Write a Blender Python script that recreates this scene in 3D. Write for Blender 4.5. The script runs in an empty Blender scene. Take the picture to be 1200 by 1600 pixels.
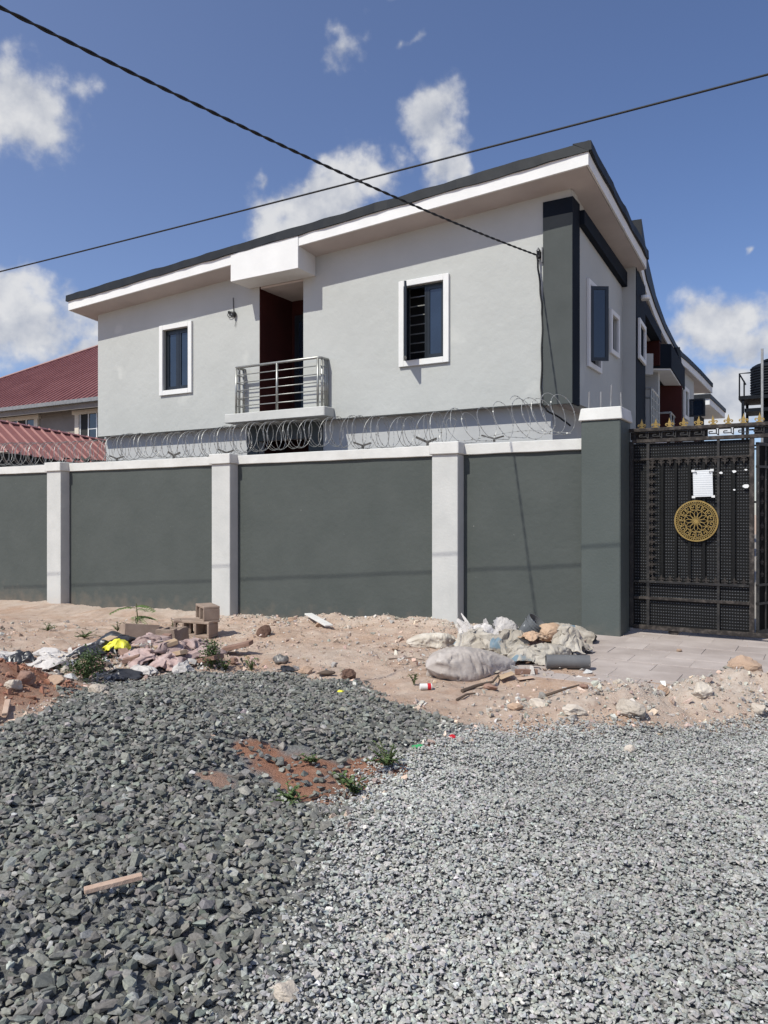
import bpy, bmesh, math, random
import numpy as np
from mathutils import Vector, Matrix, Euler

random.seed(7); RNG = np.random.default_rng(7)
scene = bpy.context.scene
C = scene.collection
R = math.radians

# ---------------------------------------------------------------- camera
cam_d = bpy.data.cameras.new('camera'); cam = bpy.data.objects.new('camera', cam_d); C.objects.link(cam)
cam.location = (0, 0, 1.6); cam.rotation_euler = (R(90), 0, 0)
cam_d.sensor_fit = 'VERTICAL'; cam_d.sensor_height = 36; cam_d.lens = 36 * 1180 / 1600
cam_d.clip_start = .05; cam_d.clip_end = 2000
scene.camera = cam
scene.view_settings.view_transform = 'Standard'; scene.view_settings.look = 'None'
scene.view_settings.gamma = 1; scene.view_settings.exposure = 0; scene.view_settings.use_curve_mapping = False
scene.cycles.max_bounces = 4; scene.cycles.diffuse_bounces = 2; scene.cycles.glossy_bounces = 2; scene.cycles.adaptive_threshold = .02
scene.cycles.use_denoising = True

# ---------------------------------------------------------------- sun and sky
SUN_DIR = Vector((.749, .719, -1.2)).normalized()          # the way the light travels
sun_d = bpy.data.lights.new('sun', 'SUN'); sun_d.energy = 4.45; sun_d.angle = R(.53); sun_d.color = (1, .978, .885)
sun = bpy.data.objects.new('sun', sun_d); C.objects.link(sun)
sun.rotation_euler = SUN_DIR.to_track_quat('-Z', 'Y').to_euler()

world = bpy.data.worlds.new('World'); scene.world = world; world.use_nodes = True
wt = world.node_tree; wt.nodes.clear()
def wn(kind, **kw):
    n = wt.nodes.new(kind)
    for k, v in kw.items(): setattr(n, k, v)
    return n
def wmath(op, a, b=None, clamp=False):
    n = wn('ShaderNodeMath', operation=op, use_clamp=clamp)
    for i, q in enumerate((a, b)):
        if q is None: continue
        if isinstance(q, (int, float)): n.inputs[i].default_value = q
        else: wt.links.new(q, n.inputs[i])
    return n.outputs[0]
sky = wn('ShaderNodeTexSky', sky_type='NISHITA', sun_disc=False)
sky.sun_elevation = math.atan2(1.2, math.hypot(.749, .719)); sky.sun_rotation = math.atan2(-.749, -.719)
sky.altitude = 100; sky.air_density = 1.0; sky.dust_density = .3; sky.ozone_density = 4.0
tcw = wn('ShaderNodeTexCoord')
# directions are bent by a noise so that cloud rims are ragged
nz0 = wn('ShaderNodeTexNoise'); nz0.inputs['Scale'].default_value = 7; nz0.inputs['Detail'].default_value = 4; nz0.inputs['Roughness'].default_value = .62
wt.links.new(tcw.outputs['Generated'], nz0.inputs['Vector'])
sub = wn('ShaderNodeVectorMath', operation='SUBTRACT'); wt.links.new(nz0.outputs['Color'], sub.inputs[0]); sub.inputs[1].default_value = (.5, .5, .5)
scl = wn('ShaderNodeVectorMath', operation='SCALE'); wt.links.new(sub.outputs[0], scl.inputs[0]); scl.inputs['Scale'].default_value = .10
add = wn('ShaderNodeVectorMath', operation='ADD'); wt.links.new(tcw.outputs['Generated'], add.inputs[0]); wt.links.new(scl.outputs[0], add.inputs[1])
# each cumulus: azimuth and elevation (degrees), half width, half height (radians), fullness
CLOUDS = [(-25.2, 26.3, .066, .056, 1.1), (-27.5, 25.5, .05, .05, .9),
          (-25.6, 13.0, .090, .062, 1.15), (-21.5, 10.5, .08, .04, .85),
          (-3.9, 22.0, .095, .062, 1.15), (-7.0, 20.4, .065, .05, 1.1), (.2, 22.9, .05, .05, .95),
          (3.6, 27.3, .032, .056, 1.05), (4.2, 23.9, .026, .035, .85),
          (-2.8, 31.6, .042, .030, .80), (1.5, 32.3, .024, .018, .72), (-21.0, 34.5, .035, .012, .5),
          (23.6, 12.5, .080, .050, 1.15), (26.5, 11.2, .07, .045, 1.0), (20.8, 10.6, .045, .03, .7), (25.0, 8.2, .15, .055, .85),
          (26.2, 17.6, .012, .010, .6), (-9.5, 24.5, .018, .022, .45), (.6, 34.3, .05, .012, .3)]
field = None; lift = None
for az, el, w, h, full in CLOUDS:
    a, e = R(az), R(el)
    mp = wn('ShaderNodeMapping', vector_type='TEXTURE')
    mp.inputs['Location'].default_value = (math.sin(a) * math.cos(e), math.cos(a) * math.cos(e), math.sin(e))
    mp.inputs['Rotation'].default_value = (e, 0, -a)
    mp.inputs['Scale'].default_value = (w, .4, h)
    wt.links.new(add.outputs[0], mp.inputs['Vector'])
    ln = wn('ShaderNodeVectorMath', operation='LENGTH'); wt.links.new(mp.outputs[0], ln.inputs[0])
    v = wmath('SUBTRACT', full, ln.outputs['Value'])
    field = v if field is None else wmath('MAXIMUM', field, v)
# the same fair-weather sky goes on all round: scattered cumulus from one broad noise
nw = wn('ShaderNodeTexNoise'); nw.inputs['Scale'].default_value = 3.4; nw.inputs['Detail'].default_value = 2; wt.links.new(tcw.outputs['Generated'], nw.inputs['Vector'])
sxy = wn('ShaderNodeSeparateXYZ'); wt.links.new(tcw.outputs['Generated'], sxy.inputs[0])
beside = wn('ShaderNodeMapRange'); wt.links.new(sxy.outputs['Y'], beside.inputs['Value'])
for k_, q_ in zip(('From Min', 'From Max', 'To Min', 'To Max'), (.70, .60, -1.5, 0)): beside.inputs[k_].default_value = q_
field = wmath('MAXIMUM', field, wmath('ADD', wmath('MULTIPLY', wmath('SUBTRACT', nw.outputs['Fac'], .56), 5), beside.outputs[0]))
def cloud_noise(offset):
    mp = wn('ShaderNodeMapping'); mp.inputs['Location'].default_value = offset
    wt.links.new(tcw.outputs['Generated'], mp.inputs['Vector'])
    n = wn('ShaderNodeTexNoise'); n.inputs['Scale'].default_value = 17; n.inputs['Detail'].default_value = 6; n.inputs['Roughness'].default_value = .54
    wt.links.new(mp.outputs[0], n.inputs['Vector'])
    return n.outputs['Fac']
n1 = cloud_noise((0, 0, 0)); n2 = cloud_noise((.010, .004, -.022))
dens = wmath('ADD', field, wmath('MULTIPLY', wmath('SUBTRACT', n1, .5), 2.1))
mr = wn('ShaderNodeMapRange', interpolation_type='SMOOTHERSTEP'); wt.links.new(dens, mr.inputs['Value'])
mr.inputs['From Min'].default_value = -.02; mr.inputs['From Max'].default_value = .70; mr.inputs['To Max'].default_value = .95
relief = wmath('ADD', wmath('MULTIPLY', wmath('SUBTRACT', n1, n2), 2.8), .62, clamp=True)
ccol = wn('ShaderNodeMix', data_type='RGBA'); wt.links.new(relief, ccol.inputs['Factor'])
ccol.inputs['A'].default_value = (4.2, 4.55, 5.4, 1); ccol.inputs['B'].default_value = (7.6, 7.65, 7.8, 1)
tint = wn('ShaderNodeMix', data_type='RGBA', blend_type='MULTIPLY'); tint.inputs['Factor'].default_value = 1
wt.links.new(sky.outputs[0], tint.inputs['A']); tint.inputs['B'].default_value = (1.0, 1.0, 1.17, 1)
# thin haze, whiter towards the sun's side of the sky
dt = wn('ShaderNodeVectorMath', operation='DOT_PRODUCT'); wt.links.new(tcw.outputs['Generated'], dt.inputs[0]); dt.inputs[1].default_value = (-.721, -.693, 0)
hz_ = wn('ShaderNodeVectorMath', operation='SCALE'); hz_.inputs[0].default_value = (1.55, 1.65, 1.95); wt.links.new(wmath('MULTIPLY_ADD', dt.outputs['Value'], .5), hz_.inputs['Scale'])
hz_.inputs['Scale'].links[0].from_node.inputs[2].default_value = .5
hadd = wn('ShaderNodeMix', data_type='RGBA', blend_type='ADD'); hadd.inputs['Factor'].default_value = 1; wt.links.new(tint.outputs['Result'], hadd.inputs['A']); wt.links.new(hz_.outputs[0], hadd.inputs['B'])
mx = wn('ShaderNodeMix', data_type='RGBA'); wt.links.new(mr.outputs[0], mx.inputs['Factor'])
wt.links.new(hadd.outputs['Result'], mx.inputs['A']); wt.links.new(ccol.outputs['Result'], mx.inputs['B'])
bg = wn('ShaderNodeBackground'); bg.inputs['Strength'].default_value = .098; wt.links.new(mx.outputs['Result'], bg.inputs['Color'])
wo = wn('ShaderNodeOutputWorld'); wt.links.new(bg.outputs[0], wo.inputs['Surface'])
world.cycles.sampling_method = 'MANUAL'; world.cycles.sample_map_resolution = 512

# ---------------------------------------------------------------- site frame
# The street wall, the gate and the house front run along one line; s is metres along it, t metres in from the street.
A_, B_ = 0.86127, 0.50815
ROT = -math.atan2(B_, A_)
def W(s, t, z=0.0): return Vector((A_ * s + B_ * t, -B_ * s + A_ * t, z))
def S(x, y): return (A_ * x - B_ * y, B_ * x + A_ * y)

# ---------------------------------------------------------------- helpers
class MB:
    def __init__(s): s.v = []; s.f = []
    def add(s, vs, fs):
        o = len(s.v); s.v += [tuple(p) for p in vs]; s.f += [tuple(i + o for i in f) for f in fs]; return s
    def hexa(s, p): return s.add(p, [(0, 3, 2, 1), (4, 5, 6, 7), (0, 1, 5, 4), (1, 2, 6, 5), (2, 3, 7, 6), (3, 0, 4, 7)])
    def box(s, x0, x1, y0, y1, z0, z1):
        return s.hexa([(x0, y0, z0), (x1, y0, z0), (x1, y1, z0), (x0, y1, z0), (x0, y0, z1), (x1, y0, z1), (x1, y1, z1), (x0, y1, z1)])
    def prism(s, poly, z0, z1):
        n = len(poly); a = z0 if isinstance(z0, (list, tuple)) else [z0] * n; b = z1 if isinstance(z1, (list, tuple)) else [z1] * n
        vs = [(p[0], p[1], a[i]) for i, p in enumerate(poly)] + [(p[0], p[1], b[i]) for i, p in enumerate(poly)]
        return s.add(vs, [tuple(range(n))[::-1], tuple(range(n, 2 * n))] + [(i, (i + 1) % n, n + (i + 1) % n, n + i) for i in range(n)])
    def extr(s, poly, off):                       # a 3D outline pushed along a vector
        n = len(poly); off = Vector(off)
        vs = [tuple(p) for p in poly] + [tuple(Vector(p) + off) for p in poly]
        return s.add(vs, [tuple(range(n)), tuple(range(n, 2 * n))[::-1]] + [(i, n + i, n + (i + 1) % n, (i + 1) % n) for i in range(n)])
    def bar(s, p, q, w, h, up=(0, 0, 1)):
        p, q = Vector(p), Vector(q); d = (q - p).normalized(); u = Vector(up)
        if abs(d.dot(u)) > .98: u = Vector((0, 1, 0))
        x = d.cross(u).normalized() * w / 2; y = x.cross(d).normalized() * h / 2
        return s.hexa([p - x - y, p + x - y, q + x - y, q - x - y, p - x + y, p + x + y, q + x + y, q - x + y])
    def tube(s, path, r, n=6, caps=True):
        P = [Vector(p) for p in path]; m = len(P); rs = r if isinstance(r, (list, tuple)) else [r] * m
        o = len(s.v); ref = Vector((0, 0, 1)); prev = None
        for i, p in enumerate(P):
            d = (P[min(i + 1, m - 1)] - P[max(i - 1, 0)])
            d = d.normalized() if d.length > 1e-9 else Vector((0, 0, 1))
            if prev is None:
                x = d.cross(ref if abs(d.dot(ref)) < .95 else Vector((0, 1, 0))).normalized()
            else:
                x = (prev - d * prev.dot(d)).normalized()
            prev = x; y = d.cross(x)
            for k in range(n):
                a = 2 * math.pi * k / n; s.v.append(tuple(p + (x * math.cos(a) + y * math.sin(a)) * rs[i]))
        for i in range(m - 1):
            for k in range(n):
                k2 = (k + 1) % n; s.f.append((o + i * n + k, o + i * n + k2, o + (i + 1) * n + k2, o + (i + 1) * n + k))
        if caps: s.f.append(tuple(o + k for k in range(n))[::-1]); s.f.append(tuple(o + (m - 1) * n + k for k in range(n)))
        return s
    def lathe(s, prof, n=24, c=(0, 0, 0)):
        o = len(s.v)
        for r, z in prof:
            for k in range(n):
                a = 2 * math.pi * k / n; s.v.append((c[0] + r * math.cos(a), c[1] + r * math.sin(a), c[2] + z))
        for i in range(len(prof) - 1):
            for k in range(n):
                k2 = (k + 1) % n; s.f.append((o + i * n + k, o + i * n + k2, o + (i + 1) * n + k2, o + (i + 1) * n + k))
        return s
    def grid(s, fn, nu, nv, flip=False):
        o = len(s.v)
        for i in range(nu + 1):
            for j in range(nv + 1): s.v.append(tuple(fn(i / nu, j / nv)))
        w = nv + 1
        for i in range(nu):
            for j in range(nv):
                q = (o + i * w + j, o + (i + 1) * w + j, o + (i + 1) * w + j + 1, o + i * w + j + 1)
                s.f.append(q[::-1] if flip else q)
        return s
    def mesh(s, name):
        m = bpy.data.meshes.new(name); m.from_pydata(s.v, [], s.f)
        b = bmesh.new(); b.from_mesh(m); bmesh.ops.recalc_face_normals(b, faces=b.faces); b.to_mesh(m); b.free()
        return m
    def build(s, name, mat, parent=None, loc=None, rot=None, smooth=False, bevel=0, segs=1):
        m = s.mesh(name); m.materials.append(mat)
        return link(name, m, parent, loc, rot, smooth, bevel, segs)
ORG = {}
def link(name, m, parent=None, loc=None, rot=None, smooth=False, bevel=0, segs=1):
    o = bpy.data.objects.new(name, m); C.objects.link(o)
    if parent is not None:
        o.parent = parent
        if loc is None and parent.name in ORG: loc = -ORG[parent.name]
    if loc is not None: o.location = loc
    if rot is not None: o.rotation_euler = rot
    if smooth:
        for p in m.polygons: p.use_smooth = True
    if bevel:
        b = o.modifiers.new('bevel', 'BEVEL'); b.width = bevel; b.segments = segs; b.limit_method = 'ANGLE'; b.angle_limit = R(40)
    return o
def tag(o, label, cat, group=None):
    o['label'] = label; o['category'] = cat
    if group: o['group'] = group
    return o
def thing(name, label, cat, s, t, z, group=None):          # an Empty at the thing's base, in the site frame; its parts are built in site coordinates
    e = bpy.data.objects.new(name, None); C.objects.link(e); e.empty_display_size = .2
    e.location = W(s, t, z); e.rotation_euler = (0, 0, ROT)
    ORG[e.name] = Vector((s, t, z))
    return tag(e, label, cat, group)
def wthing(name, label, cat, loc, rz=0, group=None):       # the same in world coordinates, parts built around (0, 0, 0)
    e = bpy.data.objects.new(name, None); C.objects.link(e); e.empty_display_size = .1
    e.location = loc; e.rotation_euler = (0, 0, rz)
    return tag(e, label, cat, group)
def copy_tree(o, parent=None):
    c = o.copy(); C.objects.link(c); c.parent = parent
    for ch in list(o.children): copy_tree(ch, c)
    return c
def structure(o): o['kind'] = 'structure'; return o
def stuff(o): o['kind'] = 'stuff'; return o

# ---------------------------------------------------------------- materials
def mat(name, col, rough=.85, var=.12, scale=3., bump=.15, bscale=60., metal=0., col2=None, spec=.35, rnd=0., thr=(.3, .7), detail=4, stain=None, speck=None, bdist=.01):
    m = bpy.data.materials.new(name); m.use_nodes = True; t = m.node_tree; N = t.nodes; L = t.links
    bs = N['Principled BSDF']; bs.inputs['Roughness'].default_value = rough; bs.inputs['Metallic'].default_value = metal; bs.inputs['Specular IOR Level'].default_value = spec
    tc = N.new('ShaderNodeTexCoord'); src = tc.outputs['Object']
    if rnd:
        oi = N.new('ShaderNodeObjectInfo'); ad = N.new('ShaderNodeVectorMath'); ad.operation = 'MULTIPLY_ADD'
        L.new(oi.outputs['Random'], ad.inputs[0]); ad.inputs[1].default_value = (37, 19, 53); L.new(src, ad.inputs[2]); src = ad.outputs[0]
    nz = N.new('ShaderNodeTexNoise'); nz.inputs['Scale'].default_value = scale; nz.inputs['Detail'].default_value = detail; nz.inputs['Roughness'].default_value = .6; L.new(src, nz.inputs['Vector'])
    mp = N.new('ShaderNodeMapRange'); mp.inputs['From Min'].default_value = thr[0]; mp.inputs['From Max'].default_value = thr[1]; L.new(nz.outputs['Fac'], mp.inputs['Value'])
    mx = N.new('ShaderNodeMix'); mx.data_type = 'RGBA'; L.new(mp.outputs[0], mx.inputs['Factor'])
    c1 = col2 if col2 else tuple(min(1, c * (1 + var)) for c in col); c0 = col if col2 else tuple(c * (1 - var) for c in col)
    mx.inputs['A'].default_value = (*c0, 1); mx.inputs['B'].default_value = (*c1, 1)
    out = mx.outputs['Result']
    if rnd:
        hv = N.new('ShaderNodeHueSaturation'); mr_ = N.new('ShaderNodeMapRange'); L.new(oi.outputs['Random'], mr_.inputs['Value'])
        mr_.inputs['To Min'].default_value = 1 - rnd; mr_.inputs['To Max'].default_value = 1 + rnd; L.new(mr_.outputs[0], hv.inputs['Value']); L.new(out, hv.inputs['Color']); out = hv.outputs[0]
    if stain:                                               # mud splashed up from the ground: colour, z from, z to
        sx = N.new('ShaderNodeSeparateXYZ'); L.new(tc.outputs['Object'], sx.inputs[0])
        n3 = N.new('ShaderNodeTexNoise'); n3.inputs['Scale'].default_value = 5; n3.inputs['Detail'].default_value = 8; L.new(src, n3.inputs['Vector'])
        ma = N.new('ShaderNodeMath'); ma.operation = 'MULTIPLY_ADD'; L.new(n3.outputs['Fac'], ma.inputs[0]); ma.inputs[1].default_value = -.9; L.new(sx.outputs['Z'], ma.inputs[2])
        m3 = N.new('ShaderNodeMapRange'); m3.inputs['From Min'].default_value = stain[2] - .45; m3.inputs['From Max'].default_value = stain[1] - .45; m3.inputs['To Max'].default_value = stain[3]; L.new(ma.outputs[0], m3.inputs['Value'])
        m4 = N.new('ShaderNodeMix'); m4.data_type = 'RGBA'; L.new(m3.outputs[0], m4.inputs['Factor']); L.new(out, m4.inputs['A']); m4.inputs['B'].default_value = (*stain[0], 1); out = m4.outputs['Result']
    if speck:                                               # spots: colour, scale, threshold
        n5 = N.new('ShaderNodeTexNoise'); n5.inputs['Scale'].default_value = speck[1]; n5.inputs['Detail'].default_value = 3; L.new(src, n5.inputs['Vector'])
        m5 = N.new('ShaderNodeMapRange'); m5.inputs['From Min'].default_value = speck[2]; m5.inputs['From Max'].default_value = speck[2] + .04; L.new(n5.outputs['Fac'], m5.inputs['Value'])
        m6 = N.new('ShaderNodeMix'); m6.data_type = 'RGBA'; L.new(m5.outputs[0], m6.inputs['Factor']); L.new(out, m6.inputs['A']); m6.inputs['B'].default_value = (*speck[0], 1); out = m6.outputs['Result']
    L.new(out, bs.inputs['Base Color'])
    if bump:
        nb = N.new('ShaderNodeTexNoise'); nb.inputs['Scale'].default_value = bscale; nb.inputs['Detail'].default_value = 6; L.new(src, nb.inputs['Vector'])
        bp = N.new('ShaderNodeBump'); bp.inputs['Strength'].default_value = bump; bp.inputs['Distance'].default_value = bdist; L.new(nb.outputs['Fac'], bp.inputs['Height']); L.new(bp.outputs[0], bs.inputs['Normal'])
    return m
MUD = (.42, .29, .20)
M = {}
M['plaster'] = mat('plaster_grey', (.395, .402, .385), .9, scale=1.0, col2=(.455, .462, .442), bump=.32, bscale=7, bdist=.03, thr=(.2, .8), speck=((.475, .48, .455), .9, .66))
M['lower'] = mat('plaster_lower', (.40, .40, .40), .9, scale=1.3, col2=(.47, .47, .46), bump=.3, bscale=10)
M['green'] = mat('paint_greygreen', (.059, .068, .063), .8, scale=1.6, col2=(.078, .087, .081), bump=.45, bscale=12, bdist=.015, thr=(.22, .78), stain=(MUD, -.5, .02, .22), speck=((.30, .30, .285), 26, .745))
M['green_plain'] = mat('paint_greygreen_panel', (.058, .065, .063), .85, scale=1.4, col2=(.074, .082, .080), bump=.2, bscale=14)
M['pillar_green'] = mat('paint_gate_pillar', (.068, .080, .075), .75, scale=1.1, col2=(.085, .098, .092), bump=.3, bscale=30, stain=((.2, .17, .14), -.2, .14, .35))
M['white'] = mat('paint_white', (.66, .655, .64), .75, scale=2.2, col2=(.72, .715, .70), bump=.15, bscale=18)
M['soffit'] = mat('soffit_paint', (.42, .375, .36), .85, scale=1.4, col2=(.50, .45, .43), bump=.1, bscale=20)
M['coping'] = mat('coping_paint', (.54, .53, .50), .85, scale=3, col2=(.64, .63, .60), bump=.3, bscale=22)
M['pilaster'] = mat('pilaster_paint', (.46, .46, .44), .85, scale=2.5, col2=(.54, .535, .51), bump=.3, bscale=24, stain=(MUD, -.45, .02, .25))
M['navy'] = mat('paint_navy', (.006, .009, .015), .85, scale=2, col2=(.009, .013, .021), bump=.2, bscale=18, spec=.15)
M['maroon'] = mat('paint_maroon', (.036, .009, .008), .85, scale=2, col2=(.05, .012, .010), bump=.2, bscale=16, spec=.2)
M['roofdark'] = mat('roof_flashing', (.010, .012, .015), .6, scale=4, col2=(.018, .020, .024), bump=.25, bscale=8, spec=.25)
M['alu'] = mat('window_frame_dark', (.012, .016, .022), .35, var=.2, scale=6, bump=0, spec=.5)
M['glass'] = mat('window_glass', (.012, .020, .034), .06, var=.3, scale=1.5, bump=.02, bscale=2, spec=.9)
M['inside'] = mat('unlit_dark', (.03, .03, .03), .9, bump=0)  # near-black colour standing in for unlit rooms and deep shade
M['steel'] = mat('stainless_rail', (.36, .36, .34), .42, var=.15, scale=9, bump=.05, bscale=60, metal=.7)
M['bar'] = mat('burglar_bar', (.035, .04, .05), .5, bump=0)
M['black'] = mat('cable_black', (.012, .012, .013), .6, bump=0)
M['razor'] = mat('galvanised_wire', (.32, .32, .31), .5, var=.3, scale=20, bump=0, metal=.5)
M['bracket'] = mat('bracket_steel', (.07, .065, .06), .7, var=.4, scale=25, bump=.1)
M['iron'] = mat('gate_iron', (.014, .013, .013), .5, scale=14, col2=(.05, .044, .038), bump=.25, bscale=80, thr=(.42, .85), spec=.45, speck=((.22, .20, .18), 55, .70))
M['irondust'] = mat('gate_iron_dusty', (.020, .016, .014), .7, scale=16, col2=(.11, .092, .08), bump=.3, bscale=70, thr=(.45, .8))
M['mesh'] = mat('gate_mesh_black', (.006, .006, .006), .6, var=.3, scale=10, bump=0, spec=.2)
M['backing'] = mat('gate_backing', (.055, .057, .060), .6, scale=2.2, col2=(.135, .138, .145), bump=.1, bscale=30)
M['gold'] = mat('gold_paint', (.26, .17, .055), .5, scale=25, col2=(.37, .26, .09), bump=.15, bscale=90, metal=.5)
M['goldold'] = mat('gold_paint_dull', (.12, .085, .03), .6, scale=25, col2=(.2, .14, .05), bump=.15, bscale=90, metal=.3)
M['redroof'] = mat('roof_sheet_red', (.185, .068, .066), .5, scale=1.2, col2=(.24, .10, .096), bump=.1, bscale=12, spec=.45)
M['redshed'] = mat('shed_sheet_red', (.26, .105, .095), .55, scale=1.6, col2=(.32, .14, .125), bump=.1, bscale=12)
M['nwall'] = mat('neighbour_plaster', (.20, .175, .155), .9, scale=1.5, col2=(.25, .22, .20), bump=.2)
M['cream'] = mat('cream_trim', (.62, .55, .46), .8, bump=.1)
M['tank'] = mat('tank_plastic', (.006, .008, .012), .6, var=.3, scale=3, bump=.05, spec=.15)
M['galv'] = mat('galvanised_pole', (.22, .22, .225), .6, var=.2, scale=12, bump=0, metal=.2)
M['paver'] = mat('stamped_concrete', (.32, .265, .235), .9, scale=1.5, col2=(.48, .415, .375), bump=.4, bscale=35, rnd=.03)
M['grout'] = mat('paving_joint', (.36, .305, .275), .95, bump=.2)
M['yard'] = mat('yard_concrete', (.30, .27, .24), .9, bump=.2)
M['block'] = mat('sandcrete_block', (.24, .175, .135), .95, scale=6, col2=(.34, .26, .205), bump=.6, bscale=70, rnd=.08)
M['sack'] = mat('sack_plastic', (.36, .31, .275), .6, scale=3.2, col2=(.50, .45, .41), bump=.5, bscale=13, bdist=.02, spec=.4)
M['paperbag'] = mat('cement_bag', (.38, .33, .265), .8, scale=4.5, col2=(.56, .51, .44), bump=.5, bscale=16, rnd=.22, speck=((.16, .22, .26), 3.4, .60))
M['tanpaper'] = mat('bag_tan', (.44, .29, .19), .85, scale=6, col2=(.55, .40, .28), bump=.5, bscale=18)
M['bucket'] = mat('bucket_plastic', (.07, .075, .08), .6, scale=7, col2=(.14, .145, .15), bump=.2, speck=((.55, .55, .53), 24, .66))
M['pvc'] = mat('pvc_grey', (.115, .115, .118), .45, scale=4, col2=(.15, .148, .148), bump=.1, speck=((.4, .37, .33), 18, .72))
M['ragpink'] = mat('rag_pink', (.30, .205, .185), .9, scale=7, col2=(.47, .36, .33), bump=.6, bscale=30, rnd=.2)
M['ragwhite'] = mat('rag_white', (.46, .42, .39), .9, scale=8, col2=(.62, .58, .545), bump=.5, bscale=40, rnd=.12)
M['yellow'] = mat('bag_yellow', (.72, .66, .035), .5, scale=5, col2=(.80, .76, .09), bump=.4, bscale=20)
M['blackbag'] = mat('bag_black', (.02, .02, .022), .35, scale=6, col2=(.05, .05, .055), bump=.5, bscale=18, spec=.6)
M['wood'] = mat('wood_offcut', (.44, .30, .22), .85, scale=9, col2=(.54, .40, .31), bump=.4, bscale=45)
M['card'] = mat('cardboard', (.38, .27, .17), .9, scale=6, col2=(.46, .34, .23), bump=.2)
M['boardwhite'] = mat('white_board', (.62, .60, .56), .8, scale=5, col2=(.72, .70, .66), bump=.2)
M['brickred'] = mat('brick_brown', (.20, .115, .085), .95, scale=9, col2=(.30, .19, .145), bump=.6, bscale=50, rnd=.15)
M['palerock'] = mat('rock_pale', (.44, .37, .30), .95, scale=6, col2=(.58, .51, .43), bump=.7, bscale=30, rnd=.15)
M['darkrock'] = mat('rock_brown', (.10, .055, .040), .95, scale=8, col2=(.18, .11, .08), bump=.8, bscale=30)
M['clay'] = mat('clod_clay', (.36, .24, .165), .95, scale=6, col2=(.46, .33, .24), bump=.7, bscale=30, rnd=.1)
M['stalk'] = mat('weed_stem', (.07, .085, .03), .8, bump=0)
M['leaf'] = mat('weed_leaf', (.05, .085, .024), .6, scale=14, col2=(.10, .15, .05), bump=0, rnd=.2)
M['sapling'] = mat('sapling_leaf', (.085, .15, .03), .55, scale=14, col2=(.13, .21, .06), bump=0)
M['twig'] = mat('dry_twig', (.11, .08, .06), .9, bump=.3)
M['redcap'] = mat('red_plastic', (.55, .02, .03), .4, bump=0)
M['greencap'] = mat('green_plastic', (.05, .34, .12), .4, bump=0)
M['tin'] = mat('dirty_foil', (.10, .095, .09), .45, scale=18, col2=(.30, .28, .26), bump=.5, bscale=30, metal=.3)
M['lamp'] = mat('lamp_white', (.75, .75, .74), .4, bump=0)
def _hash(ix,iy,iz,seed):
    n=(ix.astype(np.int64)*374761393+iy.astype(np.int64)*668265263+iz.astype(np.int64)*2147483647+seed*1274126177)&0x7fffffff
    n=(n^(n>>13))*1274126177&0x7fffffff
    n=(n^(n>>16))*1103515245&0x7fffffff
    return ((n>>7)&0xffff)/65535.0
def vnoise(x,y,z=0.0,seed=0):
    x,y,z=np.broadcast_arrays(np.asarray(x,float),np.asarray(y,float),np.asarray(z,float))
    ix,iy,iz=np.floor(x).astype(np.int64),np.floor(y).astype(np.int64),np.floor(z).astype(np.int64)
    fx,fy,fz=x-ix,y-iy,z-iz
    fx,fy,fz=[f*f*(3-2*f) for f in (fx,fy,fz)]
    r=0
    for dz in (0,1):
        for dy in (0,1):
            for dx in (0,1):
                w=(fx if dx else 1-fx)*(fy if dy else 1-fy)*(fz if dz else 1-fz)
                r=r+w*_hash(ix+dx,iy+dy,iz+dz,seed)
    return r*2-1
def fbm(x,y,z=0.0,seed=0,oct=4):
    r,a=0,1.0
    x,y,z=np.asarray(x,float),np.asarray(y,float),np.asarray(z,float)
    for o in range(oct):
        r=r+a*vnoise(x,y,z,seed+o*17); x,y,z=x*2.03+3.1,y*2.03+1.7,z*2.03+.9; a*=.5
    return r
def sstep(a,b,x):
    k=np.clip((x-a)/(b-a),0,1); return k*k*(3-2*k)
def gs(dx,wx,dy,wy): return np.exp(-((dx/wx)**2+(dy/wy)**2))
def H(x,y,fine=True):
    x=np.asarray(x,float); y=np.asarray(y,float)
    s=A_*x-B_*y; t=B_*x+A_*y
    zw=np.interp(s,[-40,-16,-13.7,-9.2,-4.9,-2.3,3],[-.5,-.36,-.31,-.22,-.06,-.05,-.04])
    h=zw*sstep(4,9,t)
    h=h+.30*gs(x+1.7,1.5,y-4.9,1.2)+.22*gs(x+1.7,1.4,y-2.5,1.1)-.10*gs(x+.4,.5,y-4.25,.4)
    h=h+.35*gs(x+2.98,.46,y-5.65,.90)
    h=h+.10*gs(x+2.75,.8,y-8.1,.5)
    n=fbm(x*1.3,y*1.3,0,3)
    m=np.exp(-((y-(5.95+.18*(x-1)))/.42)**2)*sstep(.5,1.7,x)*(1-.75*sstep(3.6,4.6,x))
    h=h+(.20+.10*fbm(x*2.1,y*2.1,0,9))*m
    bank=np.exp(-((9.9-t)/.45)**2)*sstep(-2.9,-3.5,s)*(t<10.6)
    h=h+(.05+.05*n)*bank
    pe=-2.78+.42*np.clip(9.2-t,0,3)
    pv=sstep(0,.18,s-pe+.16*fbm(x*3,y*3,0,21))*sstep(7.25,7.55,t+.15*n)      # the paving lies bare here
    rim=sstep(-2.95,-2.75,s)*sstep(6.75,6.95,t)*sstep(10.0,9.8,t)*sstep(4.6,4.3,s)
    if fine:
        f=.026*n+.018*fbm(x*5,y*5,0,5,3)+.016*np.abs(fbm(x*12,y*12,0,6,4))+.045*m*np.abs(fbm(x*7,y*7,0,8,4))+.02*bank*np.abs(fbm(x*8,y*8,0,12,3))
        h=h+f
    h=np.where(rim>.01,np.maximum(h,.045*rim-.02+.02*n*rim),h)
    return h*(1-pv)+(-.05)*pv

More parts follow.
